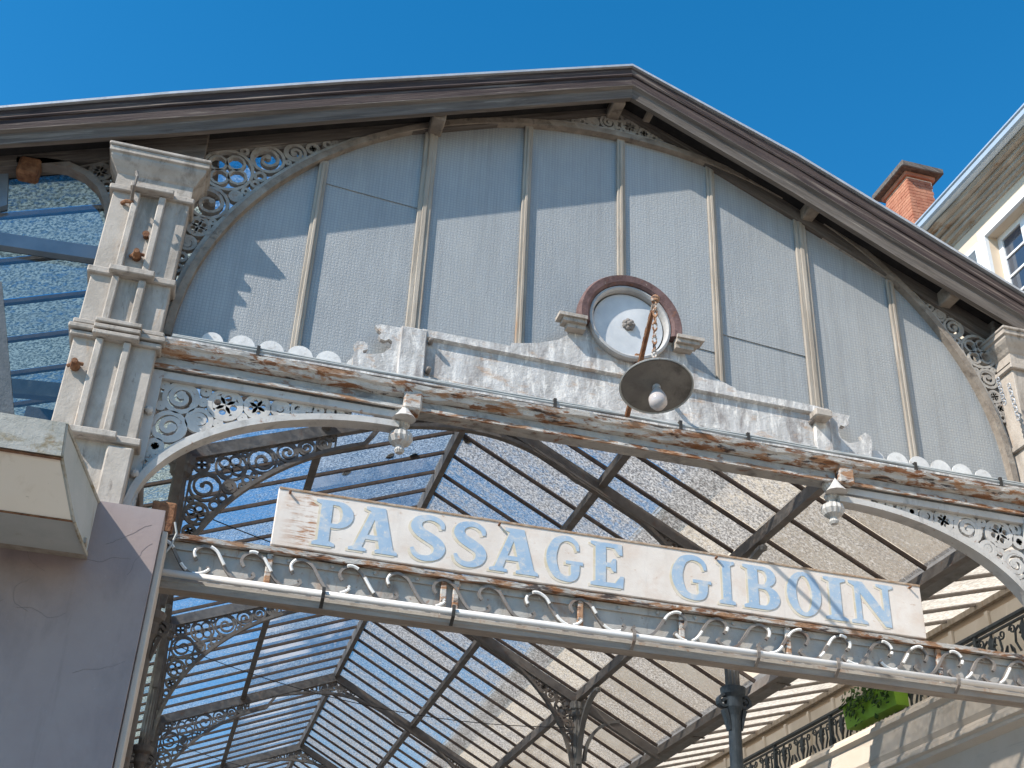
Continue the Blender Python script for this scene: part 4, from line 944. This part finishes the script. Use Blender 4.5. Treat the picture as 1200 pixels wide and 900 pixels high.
strip('frame_edge', 2, 3, 'rust', .016, -.01, .028); strip('frame_edge', 2, 3, 'rust', .014, .972, 1.0)
strip('bottom_tray', 3, 4, 'casing_metal', .015)
ed = MB()
for i in range(1, 4): ed.tube([side[i], side[i + 1]], .012, 6)
ed.build('side_edging', 'casing_metal', LB)
MB().tube([side[0], side[1]], .014, 6).build('hood_rim', 'casing_metal', LB)
MB().box(XL, p_b[0] + .015, YW - .28, YW - .003, lowz - .045, lowz - .012).build('under_ledge', 'wood_pale', LB)
# iron beam end and cable beside the wall head
pp = at(194, 605, -.1); tag(MB().bbox(pp[0] - .10, pp[0] + .06, -.12, .05, pp[2] - .12, pp[2] + .10, .01).build('beam_shoe', 'rust'), 'rusty iron beam shoe at the girder end', 'beam shoe')
cb = [at(*q, -.14) for q in ((205, 612), (207, 625), (200, 640), (190, 652), (178, 660))]
tag(MB().tube(cb, .008, 6).build('loose_cable', 'cable_grey'), 'loose grey cable looping down at the girder end', 'cable')

# glazed wing left of the pilaster
GW = thing('glazed_screen', 'blue-grey steel framed glazed screen left of the stone pilaster', 'screen', (-5, .1, 5))
def qbar(name, q, mt, y=.05, t=.08): MB().plate([axz(*p, y) for p in q], [], y, y + t).build(name, mt, GW)
qbar('transom', [(-30, 268), (0, 272), (124, 290), (122, 305), (0, 287), (-30, 283)], 'steel_blue')
qbar('upright', [(-3, 205), (10, 200), (8, 240), (-3, 243)], 'steel_blue', .06)
qbar('upright', [(-30, 330), (2, 330), (18, 500), (-6, 500)], 'iron_blue', .055, .06)
p = at(36, 194, -.02); MB().bbox(p[0] - .09, p[0] + .07, -.05, .09, p[2] - .10, p[2] + .07, .02).build('rib_shoe', 'rust', GW)
cu = [axz(*q, .02) for q in ((128, 262), (126, 240), (118, 222), (102, 207), (80, 197), (55, 193), (20, 192))]
MB().ribbon(cu, .055, -.03, .08).build('arch_rib', 'iron_brown', GW)
reg = [axz(*q, .02) for q in ((126, 236), (118, 219), (103, 205), (88, 198), (128, 190), (134, 215))]
scrollwork(MB(), reg, .11, .03, .026, .0, .04, 20).build('filigree', 'iron_brown', GW)
qbar('glazing', [(-40, 180), (140, 180), (80, 520), (-40, 520)], 'clear_glass', .12, .006)
for (a, b, wd_) in (((-8, 3.4, 7.35), (-3.7, 3.0, 7.5), .16), ((-8, 1.5, 6.9), (-3.9, 4.2, 7.1), .14)):
    MB().beam(a, b, .1, wd_).build('back_strut', 'iron_grey', GW)

# shop wall down the left side of the passage
SW = thing('shop_wall', 'dark shop wall lining the passage behind the mauve wall', 'wall', (-4.2, 15, 0))
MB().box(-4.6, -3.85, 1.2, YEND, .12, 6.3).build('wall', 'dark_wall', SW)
for k in range(14): MB().bbox(-3.848, -3.79, 1.3 + k * 2.6, 1.5 + k * 2.6, .12, 6.2, .01).build('wall_post', 'iron_brown', SW)
MB().bbox(-3.86, -3.70, 1.0, YEND, 6.31, 6.5, .01).build('wall_cornice', 'iron_brown', SW)
# stay wires across the passage
for k, (a, b) in enumerate((((-3.4, 5.7, 7.6), (3.4, 5.5, 6.9)), ((-3.4, 11.8, 7.9), (3.4, 11.7, 7.3)), ((-3.4, 18, 7.9), (3.4, 17.9, 7.4)))):
    a, b = Vector(a), Vector(b); pts = [a + (b - a) * t + Vector((0, 0, -.35 * 4 * t * (1 - t))) for t in np.linspace(0, 1, 24)]
    tag(MB().tube(pts, .007, 5).build('stay_wire', 'cable_black'), f'thin sagging wire strung across the passage at the {ordn[k]} truss', 'wire', 'wires across the passage')
